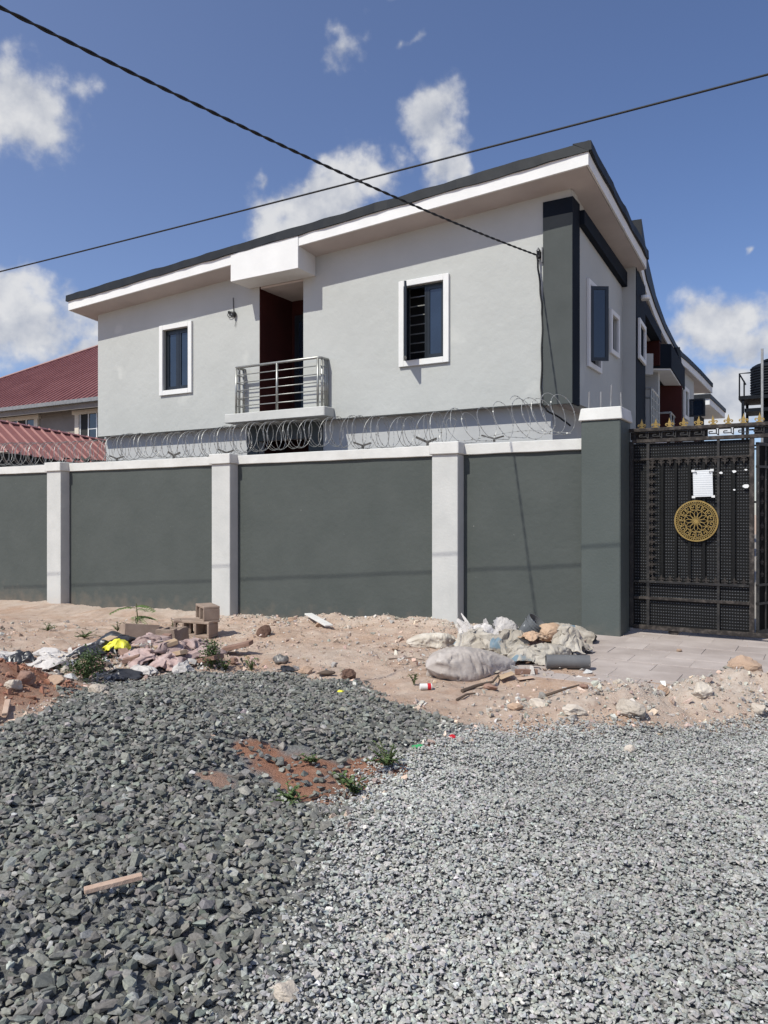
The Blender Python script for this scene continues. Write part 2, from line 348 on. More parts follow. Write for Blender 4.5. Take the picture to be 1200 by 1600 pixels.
# ---------------------------------------------------------------- ground
def attr_mat(name, build):
    m = bpy.data.materials.new(name); m.use_nodes = True; build(m.node_tree, m.node_tree.nodes['Principled BSDF']); return m
def ground_nodes(t, bs):
    N, L = t.nodes, t.links
    bs.inputs['Roughness'].default_value = .95; bs.inputs['Specular IOR Level'].default_value = .2
    tc = N.new('ShaderNodeTexCoord')
    def noise(sc, det=6, ro=.6):
        n = N.new('ShaderNodeTexNoise'); n.inputs['Scale'].default_value = sc; n.inputs['Detail'].default_value = det; n.inputs['Roughness'].default_value = ro; L.new(tc.outputs['Object'], n.inputs['Vector']); return n.outputs['Fac']
    def rng(v, a, b, lo=0, hi=1):
        n = N.new('ShaderNodeMapRange'); L.new(v, n.inputs['Value'])
        for k, q in zip(('From Min', 'From Max', 'To Min', 'To Max'), (a, b, lo, hi)): n.inputs[k].default_value = q
        return n.outputs[0]
    def mix(f, a, b):
        n = N.new('ShaderNodeMix'); n.data_type = 'RGBA'; L.new(f, n.inputs['Factor'])
        for k, q in (('A', a), ('B', b)):
            if isinstance(q, tuple): n.inputs[k].default_value = (*q, 1)
            else: L.new(q, n.inputs[k])
        return n.outputs['Result']
    c = mix(rng(noise(.9), .35, .65), (.42, .265, .175), (.49, .365, .28))
    c = mix(rng(noise(2.3), .50, .68), c, (.56, .45, .36))
    c = mix(rng(noise(5.5), .52, .70), c, (.33, .21, .15))
    c = mix(rng(noise(28, 8, .7), .35, .75, 0, .55), c, (.60, .50, .42))
    va = N.new('ShaderNodeVertexColor'); va.layer_name = 'kind'
    sp = N.new('ShaderNodeSeparateColor'); L.new(va.outputs['Color'], sp.inputs[0])
    red = mix(rng(noise(16, 8, .7), .35, .7), (.24, .10, .058), (.42, .215, .135))
    c = mix(sp.outputs['Green'], c, red)
    pale = mix(rng(noise(20, 8, .7), .35, .7), (.46, .36, .285), (.61, .53, .455))
    c = mix(sp.outputs['Blue'], c, pale)
    grey = mix(rng(noise(60, 4, .7), .3, .7), (.12, .12, .115), (.27, .27, .26))
    c = mix(sp.outputs['Red'], c, grey)
    L.new(c, bs.inputs['Base Color'])
    b1 = N.new('ShaderNodeBump'); b1.inputs['Strength'].default_value = 1.0; b1.inputs['Distance'].default_value = .018; L.new(noise(55, 8, .75), b1.inputs['Height'])
    L.new(b1.outputs[0], bs.inputs['Normal'])
M['dirt'] = attr_mat('dry_laterite_soil', ground_nodes)

BIG = [(-6, 3.4), (-4.2, 3.5), (-3.2, 3.7), (-2.61, 4.1), (-2.35, 4.62), (-2.33, 5.09), (-2.44, 6.12), (-2.62, 6.88), (-2.15, 7.46), (-1.42, 7.6), (-0.77, 7.58), (-0.24, 7.15), (0.0, 6.36), (0.31, 6.07), (0.53, 5.64), (0.39, 5.11), (0.2, 4.75), (0.04, 4.5), (-0.13, 3.87), (-0.24, 3.56), (-0.29, 3.11), (-0.3, 2.76), (-0.33, 2.47), (-0.38, 2.27), (-.45, 1.8), (-.6, .9), (-6, .9)]
SMALL = [(-.6, .9), (-.45, 1.8), (-0.38, 2.27), (-0.33, 2.47), (-0.3, 2.76), (-0.29, 3.11), (-0.24, 3.56), (-0.13, 3.87), (0.04, 4.5), (0.2, 4.75), (0.39, 5.11), (0.71, 5.27), (1.13, 5.35), (1.61, 5.43), (2.08, 5.46), (2.5, 5.57), (2.93, 5.76), (3.43, 5.78), (4.6, 5.9), (4.6, .9)]
def sdist(x, y, poly):                          # signed distance to a polygon, inside positive
    x = np.asarray(x, float); y = np.asarray(y, float); ins = np.zeros(x.shape, bool); d = np.full(x.shape, 1e9)
    n = len(poly)
    for i in range(n):
        (x0, y0), (x1, y1) = poly[i], poly[(i + 1) % n]
        ex, ey = x1 - x0, y1 - y0; k = np.clip(((x - x0) * ex + (y - y0) * ey) / (ex * ex + ey * ey), 0, 1)
        d = np.minimum(d, np.hypot(x - x0 - k * ex, y - y0 - k * ey))
        if y0 != y1: ins ^= ((y0 > y) != (y1 > y)) & (x < ex * (y - y0) / (y1 - y0) + x0)
    return np.where(ins, d, -d)
def patch(x, y):                                # where the red soil shows between the stones
    w = .22 * fbm(x * 3.1, y * 3.1, 0, 41, 3)
    return np.maximum.reduce([gs(x + .40, .42, y - 4.34, .30), gs(x + .05, .22, y - 4.62, .16), .8 * gs(x + .80, .22, y - 4.56, .14), .75 * gs(x + .92, .16, y - 4.15, .12), .8 * gs(x - .30, .16, y - 5.05, .18)]) + w

def axis(lo, hi, step, far):
    a = list(np.arange(lo, hi + 1e-6, step)); g = step; p = a[-1]; q = a[0]; up, dn = [], []
    while p < far: g *= 1.35; p += g; up.append(p)
    g = step
    while q > -far: g *= 1.35; q -= g; dn.append(q)
    return np.array(dn[::-1] + a + up)
gx, gy = axis(-7.5, 5.2, .036, 400), axis(1.2, 13.0, .036, 400)
GX, GY = np.meshgrid(gx, gy, indexing='ij'); nx, ny = GX.shape
GZ = H(GX, GY)
far_fade = 1 - sstep(14, 40, np.hypot(GX, GY)); GZ = GZ * far_fade - .3 * (1 - far_fade)
st, tt = S(GX, GY)
GZ = np.where(tt > 10.25, np.minimum(GZ, -.12), GZ)
sb, ss = sdist(GX, GY, BIG), sdist(GX, GY, SMALL)
rag = .12 * fbm(GX * 4, GY * 4, 0, 51, 3)
pt = patch(GX, GY)
kr = np.clip(sstep(-.05, .12, np.maximum(sb, ss) + rag + .35 * sstep(-.45, -.1, np.minimum(sb, ss))) * (1 - .9 * sstep(.42, .6, pt)), 0, 1)
kg = np.clip(np.maximum(1.7 * gs(GX + 2.98, .52, GY - 5.5, 1.0), sstep(.3, .55, pt) * (sb > -.4)) + .12 * fbm(GX * 5, GY * 5, 0, 61, 3), 0, 1)
mound = np.exp(-((GY - (5.95 + .18 * (GX - 1))) / .5) ** 2) * sstep(.3, 1.4, GX)
kb = np.clip(.75 * mound + .8 * np.exp(-((9.9 - tt) / .5) ** 2) * (tt < 10.4) + .5 * gs(GX + .2, 1.0, GY - 8.6, .35) + .7 * gs(GX + 2.9, 1.3, GY - 7.6, .6) + .35 * fbm(GX * 1.7, GY * 1.7, 0, 71, 4), 0, 1)
gm = bpy.data.meshes.new('ground'); idx = np.arange(nx * ny).reshape(nx, ny)
q = np.stack([idx[:-1, :-1], idx[1:, :-1], idx[1:, 1:], idx[:-1, 1:]], -1).reshape(-1, 4)
def np_mesh(m, co, faces, colors=None, smooth=False):
    k = faces.shape[1]
    m.vertices.add(len(co)); m.vertices.foreach_set('co', np.ascontiguousarray(co, np.float32).ravel())
    m.loops.add(faces.size); m.loops.foreach_set('vertex_index', np.ascontiguousarray(faces, np.int32).ravel())
    m.polygons.add(len(faces)); m.polygons.foreach_set('loop_start', np.arange(0, faces.size, k, dtype=np.int32))
    m.polygons.foreach_set('use_smooth', np.full(len(faces), smooth, bool))
    m.update(calc_edges=True)
    if colors is not None:
        a = m.color_attributes.new('kind', 'FLOAT_COLOR', 'POINT'); a.data.foreach_set('color', np.ascontiguousarray(np.c_[colors, np.ones(len(co))], np.float32).ravel())
np_mesh(gm, np.stack([GX, GY, GZ], -1).reshape(-1, 3), q, np.stack([kr, kg, kb], -1).reshape(-1, 3), True)
gm.materials.append(M['dirt'])
ground = structure(link('ground', gm))
def hz(x, y): return float(H(np.array([x]), np.array([y]))[0])

# driveway of stamped concrete in front of the gate: each slab a piece
dw = bpy.data.objects.new('driveway', None); C.objects.link(dw); dw.location = W(-2.75, 7.2, 0); dw.rotation_euler = (0, 0, ROT); ORG[dw.name] = Vector((-2.75, 7.2, 0)); structure(dw)
MB().box(-2.8, 4.2, 7.0, 10.7, -.3, .004).build('driveway_bed', M['grout'], dw)
pm = {}
for r in range(9):
    t0 = 7.02 + r * .40; s0 = -2.78 - (.31 if r % 2 else 0)
    for c in range(12):
        x0 = max(s0 + c * .62, -2.79); x1 = min(s0 + (c + 1) * .62, 4.19)
        if x1 - x0 < .05: continue
        key = round(x1 - x0, 2)
        if key not in pm:
            pm[key] = MB().box(0, x1 - x0 - .003, 0, .397, -.06, .018).mesh('paver'); pm[key].materials.append(M['paver'])
        o = link('paver', pm[key], dw, loc=Vector((x0, t0, random.uniform(-.003, .003))) - ORG[dw.name], rot=(random.uniform(-.003, .003), random.uniform(-.003, .003), 0), bevel=.002)
structure(MB().box(-30, 30, 10.72, 60, -.3, .0).build('compound_yard', M['yard'], None, loc=(0, 0, -.005), rot=(0, 0, ROT)))

# ---------------------------------------------------------------- street wall
fence = thing('perimeter_wall', 'dark grey-green perimeter wall with pale pillars and pale coping', 'wall', -9, 10, -.3)
PIL = [(-18.25, -17.8), (-13.78, -13.34), (-9.26, -8.84), (-4.97, -4.56)]
edges = [-26.0] + [x for p in PIL for x in p] + [-2.80]
def wavy(s0, s1, t0, t1, z0, z1, n=18, amp=.006, seed=1):
    b = MB(); o = 0
    for i in range(n + 1):
        x = s0 + (s1 - s0) * i / n; j = amp * float(vnoise(x * 1.7, seed, 0, 3)); k = amp * float(vnoise(x * 2.3, seed + 5, 0, 4))
        b.v += [(x, t0 + j, z0 + k), (x, t1, z0 + k), (x, t1, z1 + j), (x, t0 + j, z1 + j)]
        if i:
            p = 4 * (i - 1); q = 4 * i
            b.f += [(p + a, p + (a + 1) % 4, q + (a + 1) % 4, q + a) for a in range(4)]
    b.f += [(0, 1, 2, 3), tuple(4 * n + a for a in (3, 2, 1, 0))]
    return b
for i in range(0, len(edges), 2):
    wavy(edges[i], edges[i + 1], 10.0, 10.2, -.8, 2.425, seed=i).build('panel', M['green'], fence)
    wavy(edges[i], edges[i + 1], 9.955, 10.245, 2.425, 2.58, seed=i + 9, amp=.005).build('coping', M['coping'], fence, bevel=.008)
for k, (a, b) in enumerate(PIL):
    wavy(a, b, 9.79, 10.22, -.8, 2.43, n=4, amp=.003, seed=k).build('pillar', M['pilaster'], fence, bevel=.008)
    wavy(a - .03, b + .03, 9.75, 10.26, 2.43, 2.605, n=4, amp=.003, seed=k + 4).build('pillar_cap', M['coping'], fence, bevel=.01)

gp = thing('gate_pillar', 'tall square grey-green gate pillar with white cap and rebar stubs', 'pillar', -2.54, 10.08, 0)
MB().box(-2.795, -2.29, 9.8, 10.36, -.5, 2.785).build('shaft', M['pillar_green'], gp, bevel=.012)
MB().hexa([(-2.825, 9.77, 2.785), (-2.262, 9.77, 2.785), (-2.262, 10.39, 2.785), (-2.825, 10.39, 2.785), (-2.80, 9.80, 2.95), (-2.285, 9.80, 2.95), (-2.285, 10.36, 2.95), (-2.80, 10.36, 2.95)]).build('cap', M['coping'], gp, bevel=.01)
for (x, y, h, lean) in ((-2.73, 9.93, .24, .01), (-2.64, 10.2, .27, 0), (-2.45, 9.95, .31, .012), (-2.37, 10.2, .24, -.01)):
    MB().tube([(x, y, 2.94), (x + lean, y, 2.94 + h)], .011, 7).build('rebar', M['galv'], gp)

# ---------------------------------------------------------------- the grey house
house = thing('two_storey_house', 'two-storey pale grey house with white eaves and a small balcony', 'house', -9, 12, 0)
def zs(s, t): return 6.235 + .0464 * (s + 15.08) - .098 * (t - 11.26)      # underside of the eaves
def holed(axis, a0, a1, z0, ztop, holes, d0, d1):
    b = MB(); P = (lambda a, d, z: (a, d, z)) if axis == 's' else (lambda a, d, z: (d, a, z))
    As = sorted({a0, a1, *[h[0] for h in holes], *[h[1] for h in holes]}); Zs = sorted({z0, *[h[2] for h in holes], *[h[3] for h in holes]})
    def inside(a, z): return any(h[0] < a < h[1] and h[2] < z < h[3] for h in holes)
    for i in range(len(As) - 1):
        x0, x1 = As[i], As[i + 1]
        rows = [(Zs[j], Zs[j], Zs[j + 1], Zs[j + 1]) for j in range(len(Zs) - 1)] + [(Zs[-1], Zs[-1], ztop(x1), ztop(x0))]
        for r in rows:
            if inside((x0 + x1) / 2, (r[0] + r[3]) / 2): continue
            for d in (d0, d1): b.add([P(x0, d, r[0]), P(x1, d, r[1]), P(x1, d, r[2]), P(x0, d, r[3])], [(0, 1, 2, 3)])
        b.add([P(x0, d0, z0), P(x1, d0, z0), P(x1, d1, z0), P(x0, d1, z0)], [(0, 1, 2, 3)])
        b.add([P(x0, d0, ztop(x0)), P(x1, d0, ztop(x1)), P(x1, d1, ztop(x1)), P(x0, d1, ztop(x0))], [(0, 1, 2, 3)])
    for a in (a0, a1): b.add([P(a, d0, z0), P(a, d1, z0), P(a, d1, ztop(a)), P(a, d0, ztop(a))], [(0, 1, 2, 3)])
    for h in holes:
        for (p, q_, u, v) in ((h[0], h[0], h[2], h[3]), (h[1], h[1], h[2], h[3])):
            b.add([P(p, d0, u), P(p, d1, u), P(p, d1, v), P(p, d0, v)], [(0, 1, 2, 3)])
        for z in (h[2], h[3]): b.add([P(h[0], d0, z), P(h[1], d0, z), P(h[1], d1, z), P(h[0], d1, z)], [(0, 1, 2, 3)])
    return b
W1 = (-12.56, -11.80, 4.25, 5.57); W2 = (-6.53, -5.75, 4.29, 5.61); DOOR = (-9.86, -8.775, 3.56, 6.125)
SA = (12.76, 13.42, 4.14, 5.44); SB = (14.27, 14.73, 4.64, 5.28)
holed('s', -14.72, -3.53, 3.36, lambda a: zs(a, 11.9) + .012, [W1, DOOR, W2], 11.8, 12.0).build('upper_wall', M['plaster'], house, bevel=.006)
holed('t', 12.0, 15.45, 3.36, lambda a: zs(-3.6, a) + .012, [SA, SB], -3.52, -3.70).build('side_wall', M['plaster'], house)
MB().box(-14.70, -14.5, 12.0, 20, 3.37, 6.2).build('gable_wall', M['plaster'], house)
MB().box(-14.4, -3.7, 19.8, 20, 0, 6.2).build('rear_wall', M['plaster'], house)
MB().box(-14.70, -3.72, 11.83, 20, 3.368, 3.50).build('floor_slab', M['soffit'], house)
# lower storey, set back under the cantilever
holed('s', -14.72, -3.9, -.4, lambda a: 3.367, [(-10.07, -8.80, -.39, 3.05)], 12.03, 12.2).build('lower_wall', M['lower'], house)
MB().box(-4.1, -3.9, 12.2, 20, -.4, 3.367).build('lower_side_wall', M['lower'], house)
MB().box(-14.72, -14.5, 12.2, 20, -.4, 3.367).build('lower_gable_wall', M['lower'], house)
for a, b, c, d in ((-10.37, -10.07, -.4, 3.36), (-8.80, -8.47, -.4, 3.36), (-10.07, -8.80, 3.05, 3.36)):
    MB().box(a, b, 12.005, 12.03, c, d).build('doorway_trim', M['green_plain'], house)
MB().box(-10.2, -8.7, 12.9, 13.0, -.4, 3.2).build('doorway_back', M['maroon'], house)
MB().box(-10.10, -10.07, 12.21, 12.9, -.4, 3.2).build('doorway_side', M['maroon'], house)
MB().box(-8.80, -8.77, 12.21, 12.9, -.4, 3.2).build('doorway_side', M['maroon'], house)
# dark corner panel and navy trim
MB().prism([(-3.975, 11.775), (-3.50, 11.775), (-3.50, 11.81), (-3.975, 11.81)], 3.32, 6.335).build('corner_panel', M['green_plain'], house)
MB().prism([(-3.975, 11.772), (-3.495, 11.772), (-3.495, 11.81), (-3.975, 11.81)], 6.335, 6.585).build('corner_panel_top', M['navy'], house)
MB().box(-3.53, -3.497, 11.81, 12.19, 3.32, 6.60).build('corner_trim', M['navy'], house)
MB().box(-3.53, -3.505, 11.81, 12.1, 6.60, 6.70).build('corner_trim_cap', M['plaster'], house)
MB().hexa([(-3.53, 12.19, 6.27), (-3.42, 12.19, 6.27), (-3.42, 15.25, 6.02), (-3.53, 15.25, 6.02), (-3.53, 12.19, 6.50), (-3.42, 12.19, 6.50), (-3.42, 15.25, 6.30), (-3.53, 15.25, 6.30)]).build('eave_band', M['navy'], house)
# eaves: soffit boards, white fascias, dark roof edge, roof sheets
b = MB()
def slab(pts, dz0, dz1): return MB().prism(pts, [zs(*p) + dz0 for p in pts], [zs(*p) + dz1 for p in pts])
slab([(-15.04, 11.30), (-3.14, 11.30), (-3.14, 15.45), (-15.04, 15.45)], .0, .02).build('soffit', M['soffit'], house)
slab([(-15.06, 11.255), (-3.1, 11.255), (-3.1, 11.29), (-15.06, 11.29)], -.005, .20).build('front_fascia', M['white'], house)
slab([(-3.13, 11.295), (-3.1, 11.295), (-3.1, 15.40), (-3.13, 15.40)], -.005, .20).build('side_fascia', M['white'], house)
slab([(-15.06, 11.295), (-15.03, 11.295), (-15.03, 20), (-15.06, 20)], -.005, .20).build('left_fascia', M['white'], house)
def edge_strip(p, q_, seed):                     # crimped flashing over the fascia
    b = MB(); n = int(math.hypot(q_[0] - p[0], q_[1] - p[1]) / .12); d = Vector((q_[0] - p[0], q_[1] - p[1])).normalized(); nrm = Vector((d.y, -d.x))
    for i in range(n + 1):
        x = p[0] + (q_[0] - p[0]) * i / n; y = p[1] + (q_[1] - p[1]) * i / n; z = zs(x, y)
        w = .03 + .012 * float(vnoise(i * .55, seed, 0, 3)); lo = .185 + .014 * float(vnoise(i * .4, seed + 3, 0, 5)); hi = .345 + .012 * float(vnoise(i * .3, seed + 7, 0, 6))
        b.v += [(x + nrm.x * w, y + nrm.y * w, z + lo), (x + nrm.x * (w - .008), y + nrm.y * (w - .008), z + hi), (x - nrm.x * .25, y - nrm.y * .25, z + hi + .01), (x - nrm.x * .02, y - nrm.y * .02, z + lo)]
        if i: b.f += [(4 * i - 4 + a, 4 * i - 4 + (a + 1) % 4, 4 * i + (a + 1) % 4, 4 * i + a) for a in range(4)]
    b.f += [(0, 1, 2, 3), tuple(4 * n + a for a in (3, 2, 1, 0))]
    return b
edge_strip((-15.10, 11.25), (-3.085, 11.25), 1).build('roof_edge', M['roofdark'], house)
edge_strip((-3.085, 11.23), (-3.085, 15.42), 2).build('roof_edge', M['roofdark'], house)
slab([(-15.0, 11.5), (-3.3, 11.5), (-3.3, 15.3), (-5.5, 15.6), (-5.5, 20), (-15.0, 20)], .28, .32).build('roof', M['roofdark'], house)
MB().prism([(-10.13, 11.238), (-8.48, 11.238), (-8.48, 11.80), (-10.13, 11.80)], 6.12, [zs(-10.13, 11.26) + .192, zs(-8.48, 11.26) + .192, zs(-8.48, 11.8) + .002, zs(-10.13, 11.8) + .002]).build('canopy_beam', M['white'], house, bevel=.006)
# balcony recess
MB().box(-9.96, -9.862, 12.001, 12.9, 3.5, 6.2).build('recess_wall', M['maroon'], house)
MB().box(-8.773, -8.68, 12.001, 12.9, 3.5, 6.2).build('recess_wall', M['maroon'], house)
MB().box(-9.858, -9.846, 11.79, 12.0, 3.56, 6.12).build('recess_reveal', M['maroon'], house)
MB().box(-9.96, -8.68, 12.86, 12.95, 3.5, 6.2).build('recess_back', M['maroon'], house)
MB().box(-9.858, -8.777, 11.81, 12.858, 6.08, 6.118).build('recess_ceiling', M['soffit'], house)
door = MB().box(-9.75, -8.79, 12.80, 12.858, 3.56, 5.75).build('balcony_door', M['alu'], house)
MB().box(-9.62, -9.3, 12.79, 12.80, 3.7, 5.6).build('pane', M['glass'], door, loc=(0, 0, 0))
MB().box(-9.22, -8.9, 12.79, 12.80, 3.7, 5.6).build('pane', M['glass'], door, loc=(0, 0, 0))
MB().tube([(-8.99, 12.74, 4.5), (-8.99, 12.74, 5.1)], .012, 6).build('handle', M['steel'], door, loc=(0, 0, 0))
MB().box(-10.5, -8.05, 11.47, 11.80, 3.385, 3.565).build('balcony_slab', M['pilaster'], house, bevel=.012)
# balcony railing
rl = MB().tube([(-10.24, 11.79, 4.49), (-10.24, 11.53, 4.49), (-8.24, 11.53, 4.49), (-8.19, 11.58, 4.49), (-8.19, 11.79, 4.49)], .026, 8).build('railing', M['steel'], house, smooth=True)
for p in ((-10.24, 11.53), (-9.205, 11.53), (-8.24, 11.53), (-8.19, 11.60), (-8.19, 11.70), (-8.19, 11.77), (-10.24, 11.62), (-10.24, 11.75)):
    MB().tube([(p[0], p[1], 3.56), (p[0], p[1], 4.48)], .024, 8).build('post', M['steel'], rl, loc=(0, 0, 0), smooth=True)
for k in range(1, 6):
    z = 3.56 + .93 * k / 6
    MB().tube([(-10.24, 11.53, z), (-8.24, 11.53, z)], .0105, 6).build('rail_bar', M['steel'], rl, loc=(0, 0, 0), smooth=True)
    MB().tube([(-8.19, 11.54, z), (-8.19, 11.79, z)], .0105, 6).build('rail_bar', M['steel'], rl, loc=(0, 0, 0), smooth=True)
    MB().tube([(-10.24, 11.55, z), (-10.24, 11.79, z)], .0105, 6).build('rail_bar', M['steel'], rl, loc=(0, 0, 0), smooth=True)

def surround(P, a0, a1, z0, z1, w, d0, d1):     # plaster moulding round an opening; P maps (along, depth, z) to the site
    b = MB()
    def bx(x0, x1, u, v): b.hexa([P(x0, d0, u), P(x1, d0, u), P(x1, d1, u), P(x0, d1, u), P(x0, d0, v), P(x1, d0, v), P(x1, d1, v), P(x0, d1, v)])
    bx(a0 - w, a0, z0 - w, z1 + w); bx(a1, a1 + w, z0 - w, z1 + w); bx(a0, a1, z0 - w, z0); bx(a0, a1, z1, z1 + w)
    return b
def pbox(P, x0, x1, d0, d1, u, v): return MB().hexa([P(x0, d0, u), P(x1, d0, u), P(x1, d1, u), P(x0, d1, u), P(x0, d0, v), P(x1, d0, v), P(x1, d1, v), P(x0, d1, v)])
def sash_mesh(P, x0, x1, d, z0, z1, fw=.055):
    b = MB()
    for (a, c, u, v) in ((x0, x0 + fw, z0, z1), (x1 - fw, x1, z0, z1), (x0 + fw, x1 - fw, z0, z0 + fw), (x0 + fw, x1 - fw, z1 - fw, z1)):
        b.hexa([P(a, d, u), P(c, d, u), P(c, d + .04, u), P(a, d + .04, u), P(a, d, v), P(c, d, v), P(c, d + .04, v), P(a, d + .04, v)])
    return b
def window(P, w, parent, sur=.105, open_left=False, bars=0):
    a0, a1, z0, z1 = w; f = .035
    fr = surround(P, a0 + f, a1 - f, z0 + f, z1 - f, f, .05, .12).build('window', M['alu'], parent)
    surround(P, a0, a1, z0, z1, sur, -.05, .0).build('surround', M['white'], fr, loc=(0, 0, 0), bevel=.006)
    mid = (a0 + a1) / 2; z = (0, 0, 0)
    pbox(P, mid - .02, mid + .02, .055, .115, z0 + f, z1 - f).build('mullion', M['alu'], fr, loc=z)
    for k, (x0, x1) in enumerate(((a0 + f, mid - .02), (mid + .02, a1 - f))):
        if k == 0 and open_left: continue
        sash_mesh(P, x0, x1, .06, z0 + f, z1 - f).build('sash', M['alu'], fr, loc=z)
        pbox(P, x0 + .055, x1 - .055, .075, .085, z0 + f + .055, z1 - f - .055).build('pane', M['glass'], fr, loc=z)
    for i in range(bars):
        zz = z0 + (z1 - z0) * (i + 1) / (bars + 1)
        pbox(P, a0 + f, mid, .125, .14, zz - .009, zz + .009).build('burglar_bar', M['steel'], fr, loc=z)
    pbox(P, a0 - .3, a1 + .3, .5, .52, z0 - .3, z1 + .3).build('room_dark', M['inside'], fr, loc=z)  # dark sheet; the unlit room's shade is put into its colour
    return fr
PF = lambda a, d, z: (a, 11.8 + d, z)
PS = lambda a, d, z: (-3.52 - d, a, z)
window(PF, W1, house)
w2 = window(PF, W2, house, open_left=True, bars=7)
def open_sash(parent, hx, hy, ex, ey, z0, z1):
    d = Vector((ex - hx, ey - hy, 0)); L_ = d.length; d.normalize(); n = Vector((d.y, -d.x, 0))
    P = lambda a, dd, z: tuple(Vector((hx, hy, z)) + d * a + n * dd)
    sash_mesh(P, 0, L_, 0, z0, z1).build('open_sash', M['alu'], parent, loc=(0, 0, 0))
    pbox(P, .055, L_ - .055, .015, .025, z0 + .055, z1 - .055).build('pane', M['glass'], parent, loc=(0, 0, 0))
open_sash(w2, -6.50, 11.83, -6.30, 11.44, 4.30, 5.60)
wa = window(PS, SA, house, sur=.09, open_left=True)
open_sash(wa, -3.50, 12.80, -3.24, 12.97, 4.16, 5.42)
window(PS, SB, house, sur=.09)

# rear wing, turning away along the side yard
def ww(x, y): return S(x, y)
d2 = Vector((.4485, .894)); n2 = Vector((.894, -.4485)); P1 = Vector((4.91, 14.75)); P2 = Vector((9.46, 24.0))
def along(k, off=0.0): p = P1 + (P2 - P1) * k + n2 * off; return ww(p.x, p.y)
def wing(name, pts, z0, z1, m): return MB().prism(pts, z0, z1).build(name, M[m], house)
wing('wing_pier', [(-3.52, 15.2), along(0), along(.135), along(.135, -1.6), (-3.52, 15.6)], 0, 6.42, 'plaster')
wing('wing_panel', [along(.004, .012), along(.136, .012), along(.136, -.01), along(.004, -.01)], 0, 6.40, 'navy')
wing('wing_beam', [along(.137, .01), along(.43, .01), along(.43, -.2), along(.137, -.2)], 5.80, 6.08, 'navy')
wing('wing_ceiling', [along(.137, -.21), along(.99, -.21), along(.99, -1.6), along(.137, -1.6)], 5.8, 5.86, 'soffit')
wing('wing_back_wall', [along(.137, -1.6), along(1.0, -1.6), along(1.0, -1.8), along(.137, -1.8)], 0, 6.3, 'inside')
wing('wing_red_wall', [along(.40, .0), along(.43, .0), along(.43, -1.6), along(.40, -1.6)], 5.2, 5.79, 'maroon')
q0, q1 = ww(6.60, 18.6), ww(7.08, 18.6); q2, q3 = ww(7.08 + .4485 * 3.6, 18.6 + .894 * 3.6), ww(6.60 + .4485 * 3.6, 18.6 + .894 * 3.6)
wing('wing_canopy', [q0, q1, q2, q3], 5.14, 5.74, 'navy')
wing('wing_canopy_trim', [ww(6.61, 18.62), ww(7.06, 18.62), ww(8.55, 21.6), ww(8.1, 21.6)], 5.10, 5.139, 'white')
wing('wing_parapet', [ww(.346 * 16.2, 16.2), ww(.3565 * 16.2, 16.2), ww(.3565 * 16.4, 16.4), ww(.346 * 16.4, 16.4)], 4.55, 5.0, 'plaster')
wing('wing_red_wall', [ww(7.46, 20.9), ww(8.24, 20.9), ww(8.34, 21.1), ww(7.2, 21.1)], 0, 5.1, 'maroon')
P3 = Vector((10.75, 26.2))
wing('wing_pier', [ww(P2.x, P2.y), ww(P3.x, P3.y), ww(P3.x - 1.8, P3.y + 1.2), ww(P2.x - 1.8, P2.y + 1.2)], 0, 6.2, 'plaster')
wing('wing_panel', [ww(8.25, 21.05), ww(P2.x + .02, P2.y), ww(P2.x - .2, P2.y + .1), ww(8.05, 21.15)], 0, 6.2, 'navy')
e3 = Vector((P3.x - P2.x, P3.y - P2.y)).normalized()
def pw(base, d, nrm):                            # a wall plane on the wing: along, depth (in), height
    def P(a, dd, z):
        p = base + d * a - nrm * dd; s_, t_ = ww(p.x, p.y); return (s_, t_, z)
    return P
n3 = Vector((e3.y, -e3.x))
w5 = window(pw(P1 + n2 * .02, d2, n2), (.25, .95, 4.72, 5.34), house, sur=.09)
w6 = window(pw(P2 + n3 * .03, e3, n3), (.25, .95, 4.72, 5.5), house, sur=.12, open_left=True)
hb = P2 + n3 * .02 + e3 * 1.0; s0_, t0_ = ww(hb.x, hb.y); hb2 = hb + n3 * .55; s1_, t1_ = ww(hb2.x, hb2.y)
open_sash(w6, s0_, t0_, s1_, t1_, 4.72, 5.3)
for (k0, k1, off) in ((.14, .27, .12), (.56, .92, .1)):
    p0, p1 = along(k0, off), along(k1, off); pr0, pr1 = along(k0, -.7), along(k1, -.7)
    rw = MB().tube([(*pr0, 4.22), (*p0, 4.22), (*p1, 4.22), (*pr1, 4.22)], .03, 6).build('wing_railing', M['steel'], house)
    for j in range(6):
        f = j / 5; MB().tube([(p0[0] + (p1[0] - p0[0]) * f, p0[1] + (p1[1] - p0[1]) * f, 3.3), (p0[0] + (p1[0] - p0[0]) * f, p0[1] + (p1[1] - p0[1]) * f, 4.21)], .024, 6).build('post', M['steel'], rw, loc=(0, 0, 0))
    for j in range(1, 5):
        z = 3.3 + .92 * j / 5; MB().tube([(*p0, z), (*p1, z)], .014, 5).build('rail_bar', M['steel'], rw, loc=(0, 0, 0))
wing('wing_balcony', [along(.137, .16), along(.99, .16), along(.99, -1.6), along(.137, -1.6)], 3.1, 3.3, 'soffit')
MB().lathe([(.0, .0), (.10, .0), (.11, .03), (.09, .08), (0, .1)], 14, (*along(.075, .08), 5.93)).build('wall_light', M['lamp'], house)
